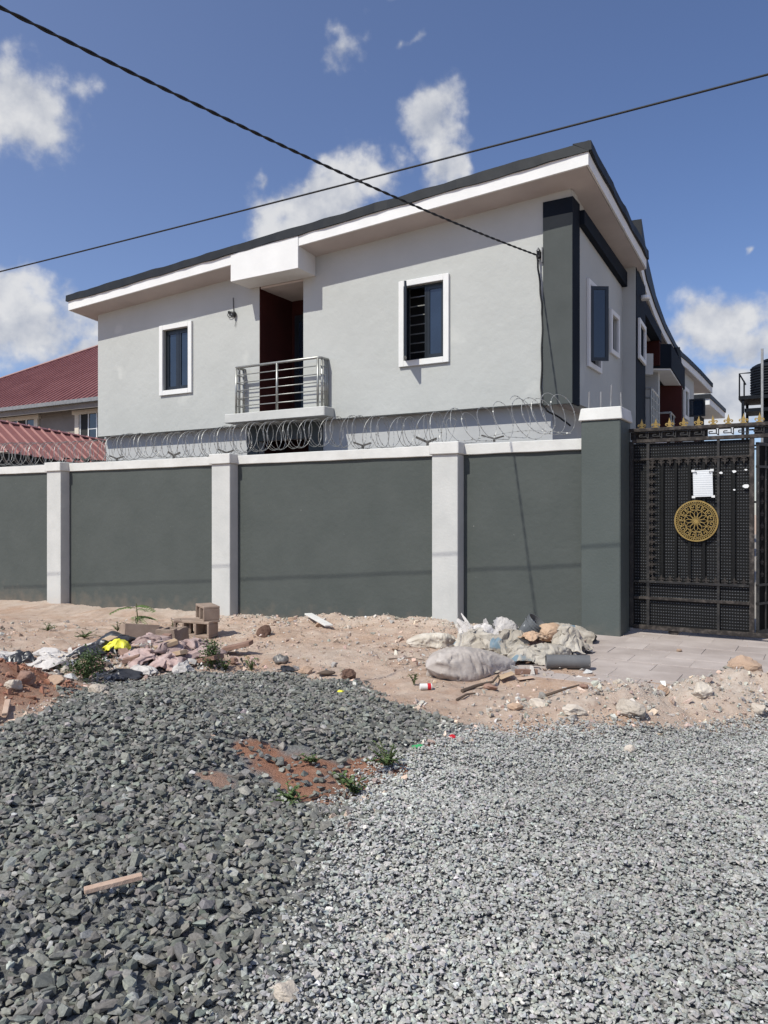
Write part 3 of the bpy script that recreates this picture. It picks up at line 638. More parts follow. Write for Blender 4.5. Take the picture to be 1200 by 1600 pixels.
# wing eaves: a curving fascia with the dark roof edge on top (world x, y, underside, top of white, top of dark)
EV = [(5.00, 14.75, 6.42, 6.70, 7.32), (5.62, 16.2, 6.34, 6.58, 7.05), (6.42, 17.9, 6.24, 6.46, 6.72), (7.36, 19.8, 6.16, 6.36, 6.55), (8.45, 21.9, 6.10, 6.30, 6.46), (9.02, 22.9, 6.09, 6.29, 6.44), (9.55, 23.75, 6.10, 6.30, 6.45), (10.9, 26.05, 6.13, 6.35, 6.5), (12.56, 28.9, 6.15, 6.37, 6.52)]
for nm, lo, hi, o0, o1, mt in (('wing_fascia', 2, 3, 0, -.04, 'white'), ('wing_roof_edge', 3, 4, .03, -.3, 'roofdark')):
    b = MB()
    for i, e in enumerate(EV):
        d = Vector((EV[min(i + 1, 8)][0] - EV[max(i - 1, 0)][0], EV[min(i + 1, 8)][1] - EV[max(i - 1, 0)][1])).normalized(); nn = Vector((d.y, -d.x))
        a = ww(e[0] + nn.x * o0, e[1] + nn.y * o0); c = ww(e[0] + nn.x * o1, e[1] + nn.y * o1)
        b.v += [(*a, e[lo]), (*a, e[hi]), (*c, e[hi]), (*c, e[lo])]
        if i: b.f += [(4 * i - 4 + k, 4 * i - 4 + (k + 1) % 4, 4 * i + (k + 1) % 4, 4 * i + k) for k in range(4)]
    b.f += [(0, 1, 2, 3), tuple(4 * 8 + k for k in (3, 2, 1, 0))]
    b.build(nm, M[mt], house)
b = MB()
for i, e in enumerate(EV):
    a = ww(e[0] - .03, e[1]); c = ww(e[0] - 3.0, e[1] + 1.2)
    b.v += [(*a, e[2] + .015), (*c, e[2] + .015), (*a, e[2] + .05), (*c, e[2] + .05)]
    if i: b.f += [(4 * i - 4, 4 * i - 3, 4 * i + 1, 4 * i), (4 * i - 2, 4 * i - 1, 4 * i + 3, 4 * i + 2)]
b.build('wing_soffit', M['soffit'], house)
a, c = EV[8], ww(EV[8][0] - 3.2, EV[8][1] + 1.6)
MB().prism([ww(a[0], a[1]), c, (c[0], c[1] + .05), (ww(a[0], a[1])[0], ww(a[0], a[1])[1] + .05)], 6.15, 6.5).build('wing_fascia', M['white'], house)

# cable clip with coiled wire on the front
coil = thing('wire_coil', 'small black coil of wire hanging on the house front beside the balcony', 'cable', -10.55, 11.78, 5.95)
b = MB()
for k in range(3):
    b.tube([(-10.55 - .06 + .075 * math.cos(x + k), 11.77 + .01 * k, 5.66 + .06 * math.sin(x) + .012 * k) for x in np.linspace(0, 6.1, 16)], .007, 5)
b.tube([(-10.55, 11.785, 6.0), (-10.54, 11.78, 5.82), (-10.52, 11.77, 5.66)], .008, 5)
b.lathe([(0, 0), (.035, 0), (.045, .06), (.03, .1), (0, .1)], 10, (-10.5, 11.755, 5.60))
b.tube([(-10.5, 11.77, 5.6), (-10.47, 11.775, 5.5), (-10.5, 11.78, 5.4)], .005, 5)
b.build('wire', M['black'], coil)

# ---------------------------------------------------------------- neighbours
nb = thing('neighbour_house', 'two-storey brown house under a dark red ribbed metal roof', 'house', -24, 18, -.3)
zr = lambda t: 5.47 + .65 * (t - 17)
def hip_s(t): return -31.38 + (t - 20.0) * (3.59 / 2.24)
sheet = MB(); ds = .28
tops = []
s_ = -40.0
def tmax(s): return 20.0 + (s + 31.38) * (2.24 / 3.59)
pieces = []
s_ = -34.0
while s_ < -12:
    s1 = s_ + ds; t_a, t_b = min(max(tmax(s_), 17.2), 26.0), min(max(tmax(s1), 17.2), 26.0)
    b = MB(); rib = .05
    b.add([(s_, 17, zr(17)), (s1 - rib, 17, zr(17)), (s1 - rib, t_b, zr(t_b)), (s_, t_a, zr(t_a))], [(0, 1, 2, 3)])
    b.add([(s1 - rib, 17, zr(17)), (s1 - rib * .7, 17, zr(17) + .05), (s1 - rib * .3, 17, zr(17) + .05), (s1, 17, zr(17)),
           (s1 - rib, t_b, zr(t_b)), (s1 - rib * .7, t_b, zr(t_b) + .05), (s1 - rib * .3, t_b, zr(t_b) + .05), (s1, t_b, zr(t_b))], [(0, 1, 5, 4), (1, 2, 6, 5), (2, 3, 7, 6)])
    pieces.append(b); s_ = s1
for b in pieces: b.build('roof_sheet', M['redroof'], nb)
MB().tube([(-34.4, tmax(-34.4), zr(tmax(-34.4)) + .03), (-21.77, 26, zr(26) + .03)], .06, 6).build('ridge_cap', M['redroof'], nb)
MB().prism([(-34, 17.05), (-12, 17.05), (-12, 26), (-22, 26)], [5.4, 5.4, 5.4, 5.4], [5.44, 5.44, 5.44, 5.44]).build('eave_soffit', M['nwall'], nb)
MB().box(-34, -12, 16.9, 17.04, 5.34, 5.47).build('gutter', M['galv'], nb)
MB().box(-34, -12, 17.05, 17.1, 5.15, 5.38).build('fascia', M['nwall'], nb)
MB().box(-34, -12, 17.6, 17.8, -.4, 5.42).build('wall', M['nwall'], nb)
for (x0, x1) in ((-27.8, -25.2), (-23.1, -20.9)):
    fr = MB().box(x0, x0 + .22, 17.52, 17.6, 4.0, 5.05).box(x1 - .22, x1, 17.52, 17.6, 4.0, 5.05).box(x0 - .1, x1 + .1, 17.48, 17.6, 5.05, 5.2).box(x0 - .1, x1 + .1, 17.5, 17.6, 3.9, 4.0).build('window', M['cream'], nb)
    z = (0, 0, 0); n = 4; wd = (x1 - x0 - .44) / n
    for k in range(n):
        a = x0 + .22 + k * wd
        MB().box(a, a + .05, 17.56, 17.6, 4.0, 5.05).build('mullion', M['lamp'], fr, loc=z)
        MB().box(a + .05, a + wd, 17.585, 17.598, 4.0, 5.05).build('pane', M['glass' if k % 2 else 'inside'], fr, loc=z)
        if k % 2: MB().box(a + .05, a + wd, 17.575, 17.585, 4.5, 4.53).build('mullion', M['lamp'], fr, loc=z)

shed = thing('lean_to_shed', 'low shed with red box-ribbed sheet roof behind the wall coils', 'shed', -17.4, 13, -.3)
zq = lambda s: 3.92 - .68 * (s + 18)
t_ = 9.9 + .6
while t_ < 19:
    t1 = t_ + .30; dr = -.075 * (t_ - 11)
    b = MB(); zt = lambda s, e=0: zq(s) + dr + e
    b.add([(-18, t_, zt(-18)), (-16.6, t_, zt(-16.6)), (-16.6, t1 - .07, zt(-16.6)), (-18, t1 - .07, zt(-18))], [(0, 1, 2, 3)])
    b.add([(x, y, zt(x, e)) for x in (-18, -16.6) for (y, e) in ((t1 - .07, 0), (t1 - .05, .045), (t1 - .02, .045), (t1, 0))], [(0, 1, 5, 4), (1, 2, 6, 5), (2, 3, 7, 6)])
    b.build('roof_sheet', M['redshed'], shed); t_ = t1
MB().hexa([(-18.25, 10.4, 4.02), (-17.9, 10.4, 3.93), (-17.9, 19, 3.30), (-18.25, 19, 3.39), (-18.25, 10.4, 4.05), (-17.9, 10.4, 3.96), (-17.9, 19, 3.33), (-18.25, 19, 3.42)]).build('ridge_flashing', M['redroof'], shed)
MB().box(-18.2, -16.72, 10.6, 19, -.4, 2.98).build('wall', M['inside'], shed)  # near-black colour stands in for the shade under the eave

far = thing('distant_house', 'distant house with white flat eaves beyond the grey wing', 'house', -9, 41, 0)
MB().box(-14, -5.9, 39.5, 44.4, 0, 6.75).build('wall', M['navy'], far)
MB().box(-14, -4.9, 38.7, 44.8, 6.7, 7.0).build('eaves', M['white'], far)
MB().box(-14.1, -4.85, 38.62, 44.85, 7.0, 7.2).build('roof', M['roofdark'], far)
MB().box(-5.92, -5.88, 41, 42.4, 3.2, 6.0).build('red_panel', M['maroon'], far)

# water tank on its steel stand
TX, TY = 15.45, 30.0
stand = wthing('tank_stand', 'black steel tower carrying the ribbed water tank', 'stand', (TX, TY, 0), ROT)
for sx in (-1, 1):
    for sy in (-1, 1): MB().box(sx * 1.0 - .05, sx * 1.0 + .05, sy * .9 - .05, sy * .9 + .05, -.2, 6.1).build('leg', M['tank'], stand)
MB().box(-1.15, 1.15, -1.0, 1.0, 6.02, 6.16).build('platform', M['tank'], stand)
MB().box(-.95, .95, -.8, .8, 5.55, 5.68).build('platform_beam', M['tank'], stand)
MB().box(-.35, -.05, -.3, .3, -.2, 6.0).build('riser', M['tank'], stand)
for z in (2.0, 4.2, 5.0):
    for sy in (-.9, .9): MB().bar((-1, sy, z), (1, sy, z), .06, .06).build('brace', M['tank'], stand)
for x in (-1.12, 1.12):
    MB().tube([(x, -.95, 6.1), (x, -.95, 7.05), (x * .6, -.95, 7.05)], .03, 6).build('guard_rail', M['tank'], stand)
    MB().bar((x, -.95, 7.03), (x * .8, -.9, 6.6), .05, .05).build('guard_brace', M['tank'], stand)
    MB().tube([(x, .95, 6.1), (x, .95, 7.05)], .03, 6).build('guard_rail', M['tank'], stand)
tk = wthing('water_tank', 'black ribbed plastic water tank on the steel tower', 'water tank', (TX, TY, 6.17), ROT)
pr = [(0, 0), (.72, 0)]
for k in range(11): pr += [(.78, .04 + k * .105), (.82, .07 + k * .105), (.82, .10 + k * .105), (.78, .13 + k * .105)]
pr += [(.76, 1.22), (.62, 1.30), (.34, 1.34), (.33, 1.34), (.33, 1.44), (0, 1.46)]
MB().lathe(pr, 40).build('tank_body', M['tank'], tk, smooth=True)
MB().lathe([(.36, 1.40), (.36, 1.47), (.3, 1.50), (0, 1.51)], 24).build('lid', M['tank'], tk)
pole = MB().tube([(0, 0, -.2), (0, 0, 7.35)], .045, 8).build('galvanised_pole', M['galv'], None, loc=(.5008 * 26.6, 26.6, 0), smooth=True)
tag(pole, 'slim grey galvanised pole standing in front of the water tank', 'pole')

# ---------------------------------------------------------------- the gate
gate = thing('driveway_gate', 'black iron driveway gate with gold medallion and pinned white notice', 'gate', -1.5, 10.3, 0)
GT = 10.30; Z0 = (0, 0, 0)
def gbox(name, s0, s1, z0, z1, m='iron', t0=GT - .025, t1=GT + .025, parent=gate, bev=.003):
    return MB().box(s0, s1, t0, t1, z0, z1).build(name, M[m], parent, loc=None if parent is gate else Z0, bevel=bev)
gbox('hinge_stile', -2.285, -2.235, .07, 2.53)
gbox('inner_stile', -2.07, -2.03, .10, 2.52)
gbox('end_stile', -.85, -.795, .08, 2.53, 'irondust')
gbox('top_rail', -2.29, 2.6, 2.655, 2.70, 'irondust', GT - .035, GT + .035)
gbox('lower_top_rail', -2.25, 2.6, 2.51, 2.555, 'irondust', GT - .035, GT + .035)
for nm, z, w, m in (('mid_rail', 2.29, .026, 'irondust'), ('mid_rail', .688, .03, 'iron'), ('mid_rail', .473, .036, 'irondust'), ('bottom_rail', .09, .055, 'irondust')):
    gbox(nm, -2.235, -.85 if z > .2 else 1.2, z - w / 2, z + w / 2, m, GT - .03, GT + .02)
for x in (-1.873, -1.707, -1.54, -1.37, -1.026): gbox('upright_bar', x - .018, x + .018, .703, 2.277, 'mesh', GT - .02, GT + .005)
gbox('upright_bar', -1.217, -1.185, .117, 2.51, 'iron', GT - .026, GT + .005)
# perforated sheet: real holes in front of a backing plate
b = MB()
x = -2.23
while x < -.86: b.box(x, x + .0125, GT + .012, GT + .016, .1, 2.5); x += .0315
z = .12
while z < 2.5: b.box(-2.235, -.85, GT + .0165, GT + .0205, z, z + .025); z += .0385
stuff(b.build('perforated_sheet', M['mesh'], gate))
MB().box(-2.235, -.85, GT + .0215, GT + .025, .09, 2.5).build('backing_plate', M['backing'], gate)
def fleur(sc=1.0, th=.014):
    b = MB(); f = lambda x, z: (x * sc, -th / 2, z * sc)
    b.extr([f(*p) for p in ((0, .015), (.017, .045), (.019, .062), (.009, .085), (0, .125), (-.009, .085), (-.019, .062), (-.017, .045))], (0, th, 0))
    for sx in (-1, 1):
        pts = [(.004, .022), (.018, .042), (.034, .052), (.048, .046), (.050, .032), (.040, .025), (.033, .033)]
        for p, q_ in zip(pts[:-1], pts[1:]):
            b.bar((sx * p[0] * sc, 0, p[1] * sc), (sx * q_[0] * sc, 0, q_[1] * sc), th * .9, .012 * sc, up=(-(q_[1] - p[1]), 0, (q_[0] - p[0]) * 1.0))
    b.extr([f(*p) for p in ((-.045, 0), (.045, 0), (.032, .012), (.010, .024), (-.010, .024), (-.032, .012))], (0, th, 0))
    return b
fm = fleur(1.0).mesh('finial'); fm.materials.append(M['gold']); fo = fleur(1.0).mesh('finial_dull'); fo.materials.append(M['goldold'])
for i in range(19):
    s_ = -2.13 + i * .1735
    link('finial', fo if i in (0,) else fm, gate, loc=Vector((s_, GT, 2.699)) - ORG[gate.name], rot=(random.uniform(-.05, .05), random.uniform(-.06, .06), random.uniform(-.1, .1)))
om = fleur(.75, .01).mesh('scroll_ornament'); om.materials.append(M['irondust'])
for i in range(11):
    link('scroll_ornament', om, gate, loc=Vector((-1.99 + i * .108, GT - .022, 2.277)) - ORG[gate.name], rot=(0, math.pi, 0))
    link('scroll_ornament', om, gate, loc=Vector((-1.99 + i * .108, GT - .022, .703)) - ORG[gate.name])
for i in range(15):
    link('scroll_ornament', om, gate, loc=Vector((-2.032, GT - .022, .82 + i * .098)) - ORG[gate.name], rot=(0, math.pi / 2, 0))
# Greek key frieze between the top rails
b = MB(); x = -2.22
KEY = [(0, 0), (0, 1), (.85, 1), (.85, .3), (.35, .3), (.35, .62), (.6, .62)]
while x < 2.5:
    P = [(x + .17 * a, 2.565 + .08 * c) for a, c in KEY]; 
    for p, q_ in zip(P[:-1], P[1:]): b.bar((p[0], GT, p[1]), (q_[0], GT, q_[1]), .012, .012, up=(0, 1, 0))
    b.bar((x + .17 * .85, GT, 2.565 + .024), (x + .17, GT, 2.565), .012, .012, up=(0, 1, 0))
    x += .17
b.build('key_frieze', M['iron'], gate)
MB().box(-2.285, -1.33, GT + .045, GT + .05, 2.555, 2.655).build('frieze_backing', M['irondust'], gate)
MB().box(-.80, 2.58, GT + .045, GT + .05, 2.555, 2.655).build('frieze_backing', M['iron'], gate)  # added dark strip, standing for the dark tank stand seen through the frieze
# medallion
MC = (-1.458, GT - .045, 1.487); MR = .262
def ring(r0, r1, th, n=56, z=0):
    b = MB()
    for k in range(n):
        a, c = 2 * math.pi * k / n, 2 * math.pi * (k + 1) / n
        pts = [(MC[0] + r * math.cos(x), MC[1] + z, MC[2] + r * math.sin(x)) for r, x in ((r0, a), (r1, a), (r1, c), (r0, c))]
        b.extr(pts, (0, th, 0))
    return b
def pol(r, a): return (MC[0] + r * math.cos(a), MC[1], MC[2] + r * math.sin(a))
med = ring(MR * .93, MR, .012).build('medallion', M['gold'], gate)
b = MB()
for k in range(56):
    a = 2 * math.pi * k / 56; b.bar(pol(MR * .875, a), pol(MR * .93, a), .008, .012, up=(0, 1, 0))
b.build('toothed_rim', M['gold'], med, loc=Z0)
ring(MR * .845, MR * .87, .010).build('inner_rim', M['gold'], med, loc=Z0)
ring(MR * .515, MR * .55, .010).build('rosette_rim', M['gold'], med, loc=Z0)
b = MB(); nk = 16
for k in range(nk):
    a0 = 2 * math.pi * k / nk; st = 2 * math.pi / nk
    P = [(0, 0), (0, 1), (.8, 1), (.8, .35), (.4, .35), (.4, .65)]
    Q = [pol(MR * (.585 + .215 * c), a0 + st * a) for a, c in P]
    for p, q_ in zip(Q[:-1], Q[1:]): b.bar(p, q_, .0095, .0075, up=(0, 1, 0))
    b.bar(pol(MR * .585, a0 + .5 * st), pol(MR * .585, a0 + st), .0075, .010, up=(0, 1, 0))
b.build('key_ring', M['gold'], med, loc=Z0)
b = MB()
for k in range(12):
    a = 2 * math.pi * k / 12
    for sg in (-1, 1):
        Q = [pol(MR * (.10 + .41 * f), a + sg * .24 * math.sin(math.pi * f) ** 1.0) for f in np.linspace(0, 1, 8)]
        for p, q_ in zip(Q[:-1], Q[1:]): b.bar(p, q_, .006, .008, up=(0, 1, 0))
b.build('petals', M['gold'], med, loc=Z0)
ring(0.001, MR * .13, .014, 20).build('boss', M['gold'], med, loc=Z0)
MB().lathe([(0, -.012), (.05, -.012), (.058, 0), (.05, .012), (0, .012)], 16).build('wheel', M['irondust'], gate, loc=Vector((-1.73, GT, .055)) - ORG[gate.name], rot=(R(90), 0, 0))
for x in (-1.79, -1.67): gbox('wheel_fork', x - .006, x + .006, .03, .11, 'iron')
# small open wicket leaf beside the end stile, swung inward
lp = Vector((-.77, GT + .03, 0)); ld = Vector((.42, .91, 0)).normalized()
def lq(a, z): p = lp + ld * a; return (p.x, p.y, z)
b = MB()
for z, w in ((2.44, .04), (2.16, .03), (.70, .03), (.47, .03), (.12, .05)): b.bar(lq(0, z), lq(1.0, z), .03, w)
for a in (0.02, .2, .4, .6, .8, 1.0): b.bar(lq(a, .1), lq(a, 2.45), .035 if a in (.02, 1.0) else .02, .03)
leafp = b.build('wicket_leaf', M['iron'], gate)
MB().add([lq(.02, .1), lq(1, .1), lq(1, 2.44), lq(.02, 2.44)], [(0, 1, 2, 3)]).extr([lq(.02, .1), lq(1, .1), lq(1, 2.44), lq(.02, 2.44)], (-.004, .002, 0)).build('wicket_sheet', M['mesh'], leafp, loc=Z0)
for i in range(9): 
    p = lq(.11, .8 + i * .15); link('scroll_ornament', om, leafp, loc=p, rot=(0, 0, R(65)))
gbox('far_stile', .62, .70, .0, 2.62)

# notice and torn scraps of paper stuck on the gate
def paper_nodes(t, bs):
    N, L = t.nodes, t.links; bs.inputs['Roughness'].default_value = .8
    tc = N.new('ShaderNodeTexCoord'); sx = N.new('ShaderNodeSeparateXYZ'); L.new(tc.outputs['Object'], sx.inputs[0])
    wv = N.new('ShaderNodeMath'); wv.operation = 'SINE'; ml = N.new('ShaderNodeMath'); ml.operation = 'MULTIPLY'; ml.inputs[1].default_value = 230; L.new(sx.outputs['Z'], ml.inputs[0]); L.new(ml.outputs[0], wv.inputs[0])
    mp = N.new('ShaderNodeMapping'); mp.inputs['Scale'].default_value = (90, 1, 30); L.new(tc.outputs['Object'], mp.inputs['Vector'])
    nz = N.new('ShaderNodeTexNoise'); nz.inputs['Scale'].default_value = 1; L.new(mp.outputs[0], nz.inputs['Vector'])
    mu = N.new('ShaderNodeMath'); mu.operation = 'MULTIPLY'; L.new(wv.outputs[0], mu.inputs[0]); L.new(nz.outputs['Fac'], mu.inputs[1])
    mr_ = N.new('ShaderNodeMapRange'); mr_.inputs['From Min'].default_value = .15; mr_.inputs['From Max'].default_value = .35; mr_.inputs['To Max'].default_value = .55; L.new(mu.outputs[0], mr_.inputs['Value'])
    mx_ = N.new('ShaderNodeMix'); mx_.data_type = 'RGBA'; L.new(mr_.outputs[0], mx_.inputs['Factor']); mx_.inputs['A'].default_value = (.66, .67, .68, 1); mx_.inputs['B'].default_value = (.30, .33, .36, 1)
    L.new(mx_.outputs['Result'], bs.inputs['Base Color'])
M['notice'] = attr_mat('printed_paper', paper_nodes)
M['tape'] = mat('white_tape', (.68, .68, .67), .6, bump=0)
nt = thing('paper_notice', 'white printed sheet of paper taped to the gate above the gold medallion', 'notice', -1.375, GT - .05, 1.79)
MB().grid(lambda u, v: (-1.488 + .23 * u - .008 * v, GT - .048 - .012 * math.sin(3.1 * u) * math.sin(2.5 * v + .3), 1.79 + .335 * v + .006 * u), 8, 8).extr([(-1.487, GT - .040, 1.80), (-1.26, GT - .040, 1.80), (-1.268, GT - .040, 2.12), (-1.495, GT - .040, 2.12)], (0, .001, 0)).build('sheet', M['notice'], nt, loc=-Vector((-1.375, GT - .05, 1.79)))
for (x, z) in ((-1.49, 2.12), (-1.27, 2.125), (-1.485, 1.79), (-1.255, 1.795)):
    MB().box(x - .02, x + .02, GT - .0635, GT - .062, z - .014, z + .014).build('tape', M['tape'], nt)
for (x, z) in ((-1.455, 2.098), (-1.295, 2.102)):
    MB().box(x - .008, x + .008, GT - .066, GT - .0645, z - .007, z + .007).build('pin', M['black'], nt)
SC = [(-1.17, 2.09, .024, 'tiny white paper scrap on the gate nearest the notice'), (-1.02, 2.105, .03, 'white paper scrap stuck on the gate bar near its top'), (-.885, 2.12, .02, 'tiny white paper scrap high beside the gate end stile'), (-.89, 1.92, .05, 'torn white paper corner stuck beside the gate end stile'), (-1.02, 1.875, .017, 'smallest white speck of paper low on the gate bar')]
for x, z, r_, lb in SC:
    pts = [(x + r_ * random.uniform(.6, 1.1) * math.cos(a), GT - .024, z + r_ * .7 * random.uniform(.6, 1.1) * math.sin(a)) for a in np.linspace(0, 5.4, 7)]
    e = MB().extr([tuple(Vector(p) - Vector((x, GT, z))) for p in pts], (0, -.002, 0)).build('paper_scrap', M['tape'], None, loc=W(x, GT, z), rot=(0, 0, ROT))
    tag(e, lb, 'paper scrap', 'torn paper scraps on the gate')

# ---------------------------------------------------------------- razor wire and its brackets
def barb_wire(path, name, parent, r=.0042):
    b = MB(); b.tube(path, r, 4, caps=False)
    P = [Vector(p) for p in path]; acc = 0
    for p, q_ in zip(P[:-1], P[1:]):
        acc += (q_ - p).length
        if acc > .085:
            acc = 0; d = (q_ - p).normalized(); x_ = d.cross(Vector((random.uniform(-1, 1), random.uniform(-1, 1), random.uniform(-1, 1)))).normalized()
            m_ = (p + q_) / 2
            b.add([m_ - d * .020, m_ + x_ * .011, m_ + d * .022, m_ - x_ * .011], [(0, 1, 2, 3)])
            y_ = x_.cross(d); b.add([m_ - d * .012, m_ + y_ * .010, m_ + d * .012, m_ - y_ * .010], [(0, 1, 2, 3)])
    return b.build(name, M['razor'], parent)
rz = thing('razor_wire_coil', 'coiled galvanised razor wire running along the top of the wall', 'razor wire', -9, 10.12, 2.6)
path = []; s_ = -25.0; ph = 0
while s_ < -4.75:
    rr = .245 + .03 * float(vnoise(s_ * 1.1, 1, 0, 2)); zc = 2.85 + .05 * float(vnoise(s_ * .7, 3, 0, 5))
    path.append((s_ + .055 * math.sin(ph * .5) , 10.12 + rr * math.cos(ph) * .92, max(zc + rr * math.sin(ph), 2.60))); ph += .30; s_ += .30 / (2 * math.pi) * (.225 + .05 * float(vnoise(s_ * .9, 7, 0, 8)))
barb_wire(path, 'coil', rz)
barb_wire([(p[0] + .03, 20.24 - p[1], p[2] + .008) for p in path], 'coil', rz)
path2 = []; n = 60
for i in range(n * 3):
    f = i / (n * 3 - 1); a = f * 2 * math.pi * 4.2 + 1
    rr = .20 + .12 * f; path2.append((-4.75 + 1.05 * f + .13 * math.cos(a + .6), 10.10 + rr * math.cos(a) * .8, max(2.78 + .14 * f + rr * math.sin(a), 2.605 + .05 * f)))
barb_wire(path2, 'coil_end', rz)
path3 = []
for i in range(200):
    f = i / 199; a = f * 2 * math.pi * 4.5
    rr = .27 + .03 * math.sin(a * .37); path3.append((-3.70 + .62 * f + .17 * math.cos(a + .5), 10.08 + rr * math.cos(a) * .45, 2.90 + .05 * f + rr * math.sin(a)))
barb_wire(path3, 'coil_end', rz)
barb_wire([(x, 10.05, 2.68 + .05 * math.sin(x * 3)) for x in np.linspace(-4.9, -3.0, 50)], 'straight_strand', rz, .003)
BR = [(-16.4, 'leftmost bent steel wire bracket on the wall, before the red shed'), (-13.0, 'bent steel bracket on the wall in front of the red shed roof edge'), (-12.05, 'bent steel wire bracket on the wall just right of the first pillar'), (-10.5, 'bent steel wire bracket below the left end of the balcony'), (-9.2, 'bent steel wire bracket above the middle pillar'), (-6.35, 'bent steel wire bracket between the balcony and the barred window'), (-5.2, 'bent steel wire bracket beneath the open barred window'), (-4.13, 'bent steel wire bracket next to the stretched coil end')]
bm_ = MB().bar((0, 0, 0), (-.19, .02, .075), .022, .03).bar((0, 0, 0), (.13, .05, .05), .022, .03).bar((0, 0, -.06), (0, 0, .012), .03, .03).mesh('arms'); bm_.materials.append(M['bracket'])
for k, (x, lb) in enumerate(BR):
    o = link('wire_bracket', bm_, None, loc=W(x, 10.10, 2.648), rot=(0, 0, ROT + random.uniform(-.25, .25)))
    o.scale = (1, 1, random.uniform(.7, 1.2)); tag(o, lb, 'bracket', 'razor wire brackets on the wall')

# ---------------------------------------------------------------- overhead cables
def cable(name, p, q_, sag, r, label, n=60, twist=False):
    p, q_ = Vector(p), Vector(q_); b = MB(); pts = []
    for i in range(n + 1):
        f = i / n; pts.append(p.lerp(q_, f) + Vector((0, 0, -sag * 4 * f * (1 - f))))
    c0 = p.copy()
    if twist:
        for k in range(2):
            pp = []; m = n * 8
            for i in range(m + 1):
                f = i / m; c = p.lerp(q_, f) + Vector((0, 0, -sag * 4 * f * (1 - f))); a = f * (q_ - p).length / .35 * 2 * math.pi + k * math.pi
                pp.append(c + Vector((0, math.cos(a), math.sin(a))) * r * .55)
            b.tube([x - c0 for x in pp], r * .62, 5)
    else: b.tube([x - c0 for x in pts], r, 6)
    return tag(b.build(name, M['black'], None, loc=c0, smooth=True), label, 'cable')
anc = W(-4.06, 11.74, 5.74)
far_end = Vector((-3.92, 3.46, 5.02))
cable('service_cable', anc, far_end, .14, .0145, 'thick twisted black cable sloping down to the house corner', 70, True)
cable('street_cable', Vector((-11.38, 13.59, 4.85)), Vector((5.75, 4.61, 5.17)), .06, .0092, 'thin black overhead cable crossing the sky above the roof')
cl = thing('cable_clamp', 'black cable clamp fixed on the house corner where the thick cable ends', 'clamp', -4.02, 11.76, 5.7)
MB().box(-4.06, -4.0, 11.70, 11.775, 5.68, 5.80).build('body', M['black'], cl, bevel=.012)
MB().tube([(-4.03, 11.79, 5.82), (-4.03, 11.70, 5.84), (-4.04, 11.66, 5.78)], .012, 6).build('hook', M['galv'], cl)
MB().box(-3.99, -3.975, 11.74, 11.80, 5.62, 5.86).build('fixing_plate', M['galv'], cl)
dpts = [(-4.05, 11.70, 5.72), (-4.03, 11.73, 5.45), (-4.0, 11.76, 5.05), (-3.985, 11.78, 4.75), (-3.99, 11.77, 4.2), (-4.0, 11.77, 3.6), (-3.99, 11.74, 3.34), (-3.90, 11.78, 3.22), (-3.75, 12.0, 3.12), (-3.66, 12.3, 3.0)]
dd = []
for i in range(len(dpts) - 1):
    for k in range(6):
        f = k / 6; dd.append(Vector(dpts[i]).lerp(Vector(dpts[i + 1]), f) + Vector((.006 * math.sin(i * 6 + k), 0, 0)))
dc = thing('drop_cable', 'black drop cable running down the dark corner panel of the house', 'cable', -4.0, 11.76, 3.0)
MB().tube(dd, .016, 6).build('cable_run', M['black'], dc)

# ---------------------------------------------------------------- stones
def proto(n, flat, seed, trim=.75):
    rg = np.random.default_rng(seed); p = rg.normal(size=(n, 3)); p /= np.linalg.norm(p, axis=1)[:, None]
    p *= rg.uniform(trim, 1.0, (n, 1)); p *= np.array([1.0, rg.uniform(.6, .9), flat * rg.uniform(.8, 1.2)])
    bm = bmesh.new(); vs = [bm.verts.new(v) for v in p]
    r_ = bmesh.ops.convex_hull(bm, input=vs); 
    bmesh.ops.delete(bm, geom=[v for v in bm.verts if not v.link_faces], context='VERTS')
    bmesh.ops.triangulate(bm, faces=bm.faces); bm.verts.ensure_lookup_table(); bm.verts.index_update()
    V = np.array([v.co[:] for v in bm.verts]); F = np.array([[v.index for v in f.verts] for f in bm.faces]); bm.free()
    return V, F
def stone_mesh(name, pos, size, col, protos, tilt, m):
    N = len(pos); which = RNG.integers(0, len(protos), N); cos, fcs, cls = [], [], []; off = 0
    yaw = RNG.uniform(0, 2 * np.pi, N); tx = RNG.normal(0, tilt, N); ty = RNG.normal(0, tilt, N)
    for k, (V, F) in enumerate(protos):
        I = np.where(which == k)[0]
        if not len(I): continue
        cy, sy, cx, sx, cz, sz = np.cos(yaw[I]), np.sin(yaw[I]), np.cos(tx[I]), np.sin(tx[I]), np.cos(ty[I]), np.sin(ty[I])
        v = V[None] * size[I][:, None, None]
        x, y, z = v[..., 0], v[..., 1], v[..., 2]
        x, y = x * cy[:, None] - y * sy[:, None], x * sy[:, None] + y * cy[:, None]
        y, z = y * cx[:, None] - z * sx[:, None], y * sx[:, None] + z * cx[:, None]
        x, z = x * cz[:, None] + z * sz[:, None], -x * sz[:, None] + z * cz[:, None]
        co = np.stack([x, y, z], -1) + pos[I][:, None, :]
        cos.append(co.reshape(-1, 3)); nv = len(V)
        fcs.append((F[None] + (np.arange(len(I)) * nv)[:, None, None] + off).reshape(-1, 3)); off += nv * len(I)
        cls.append(np.repeat(col[I], nv, 0))
    me = bpy.data.meshes.new(name); np_mesh(me, np.concatenate(cos), np.concatenate(fcs), np.concatenate(cls)); me.materials.append(m)
    return stuff(link(name, me))
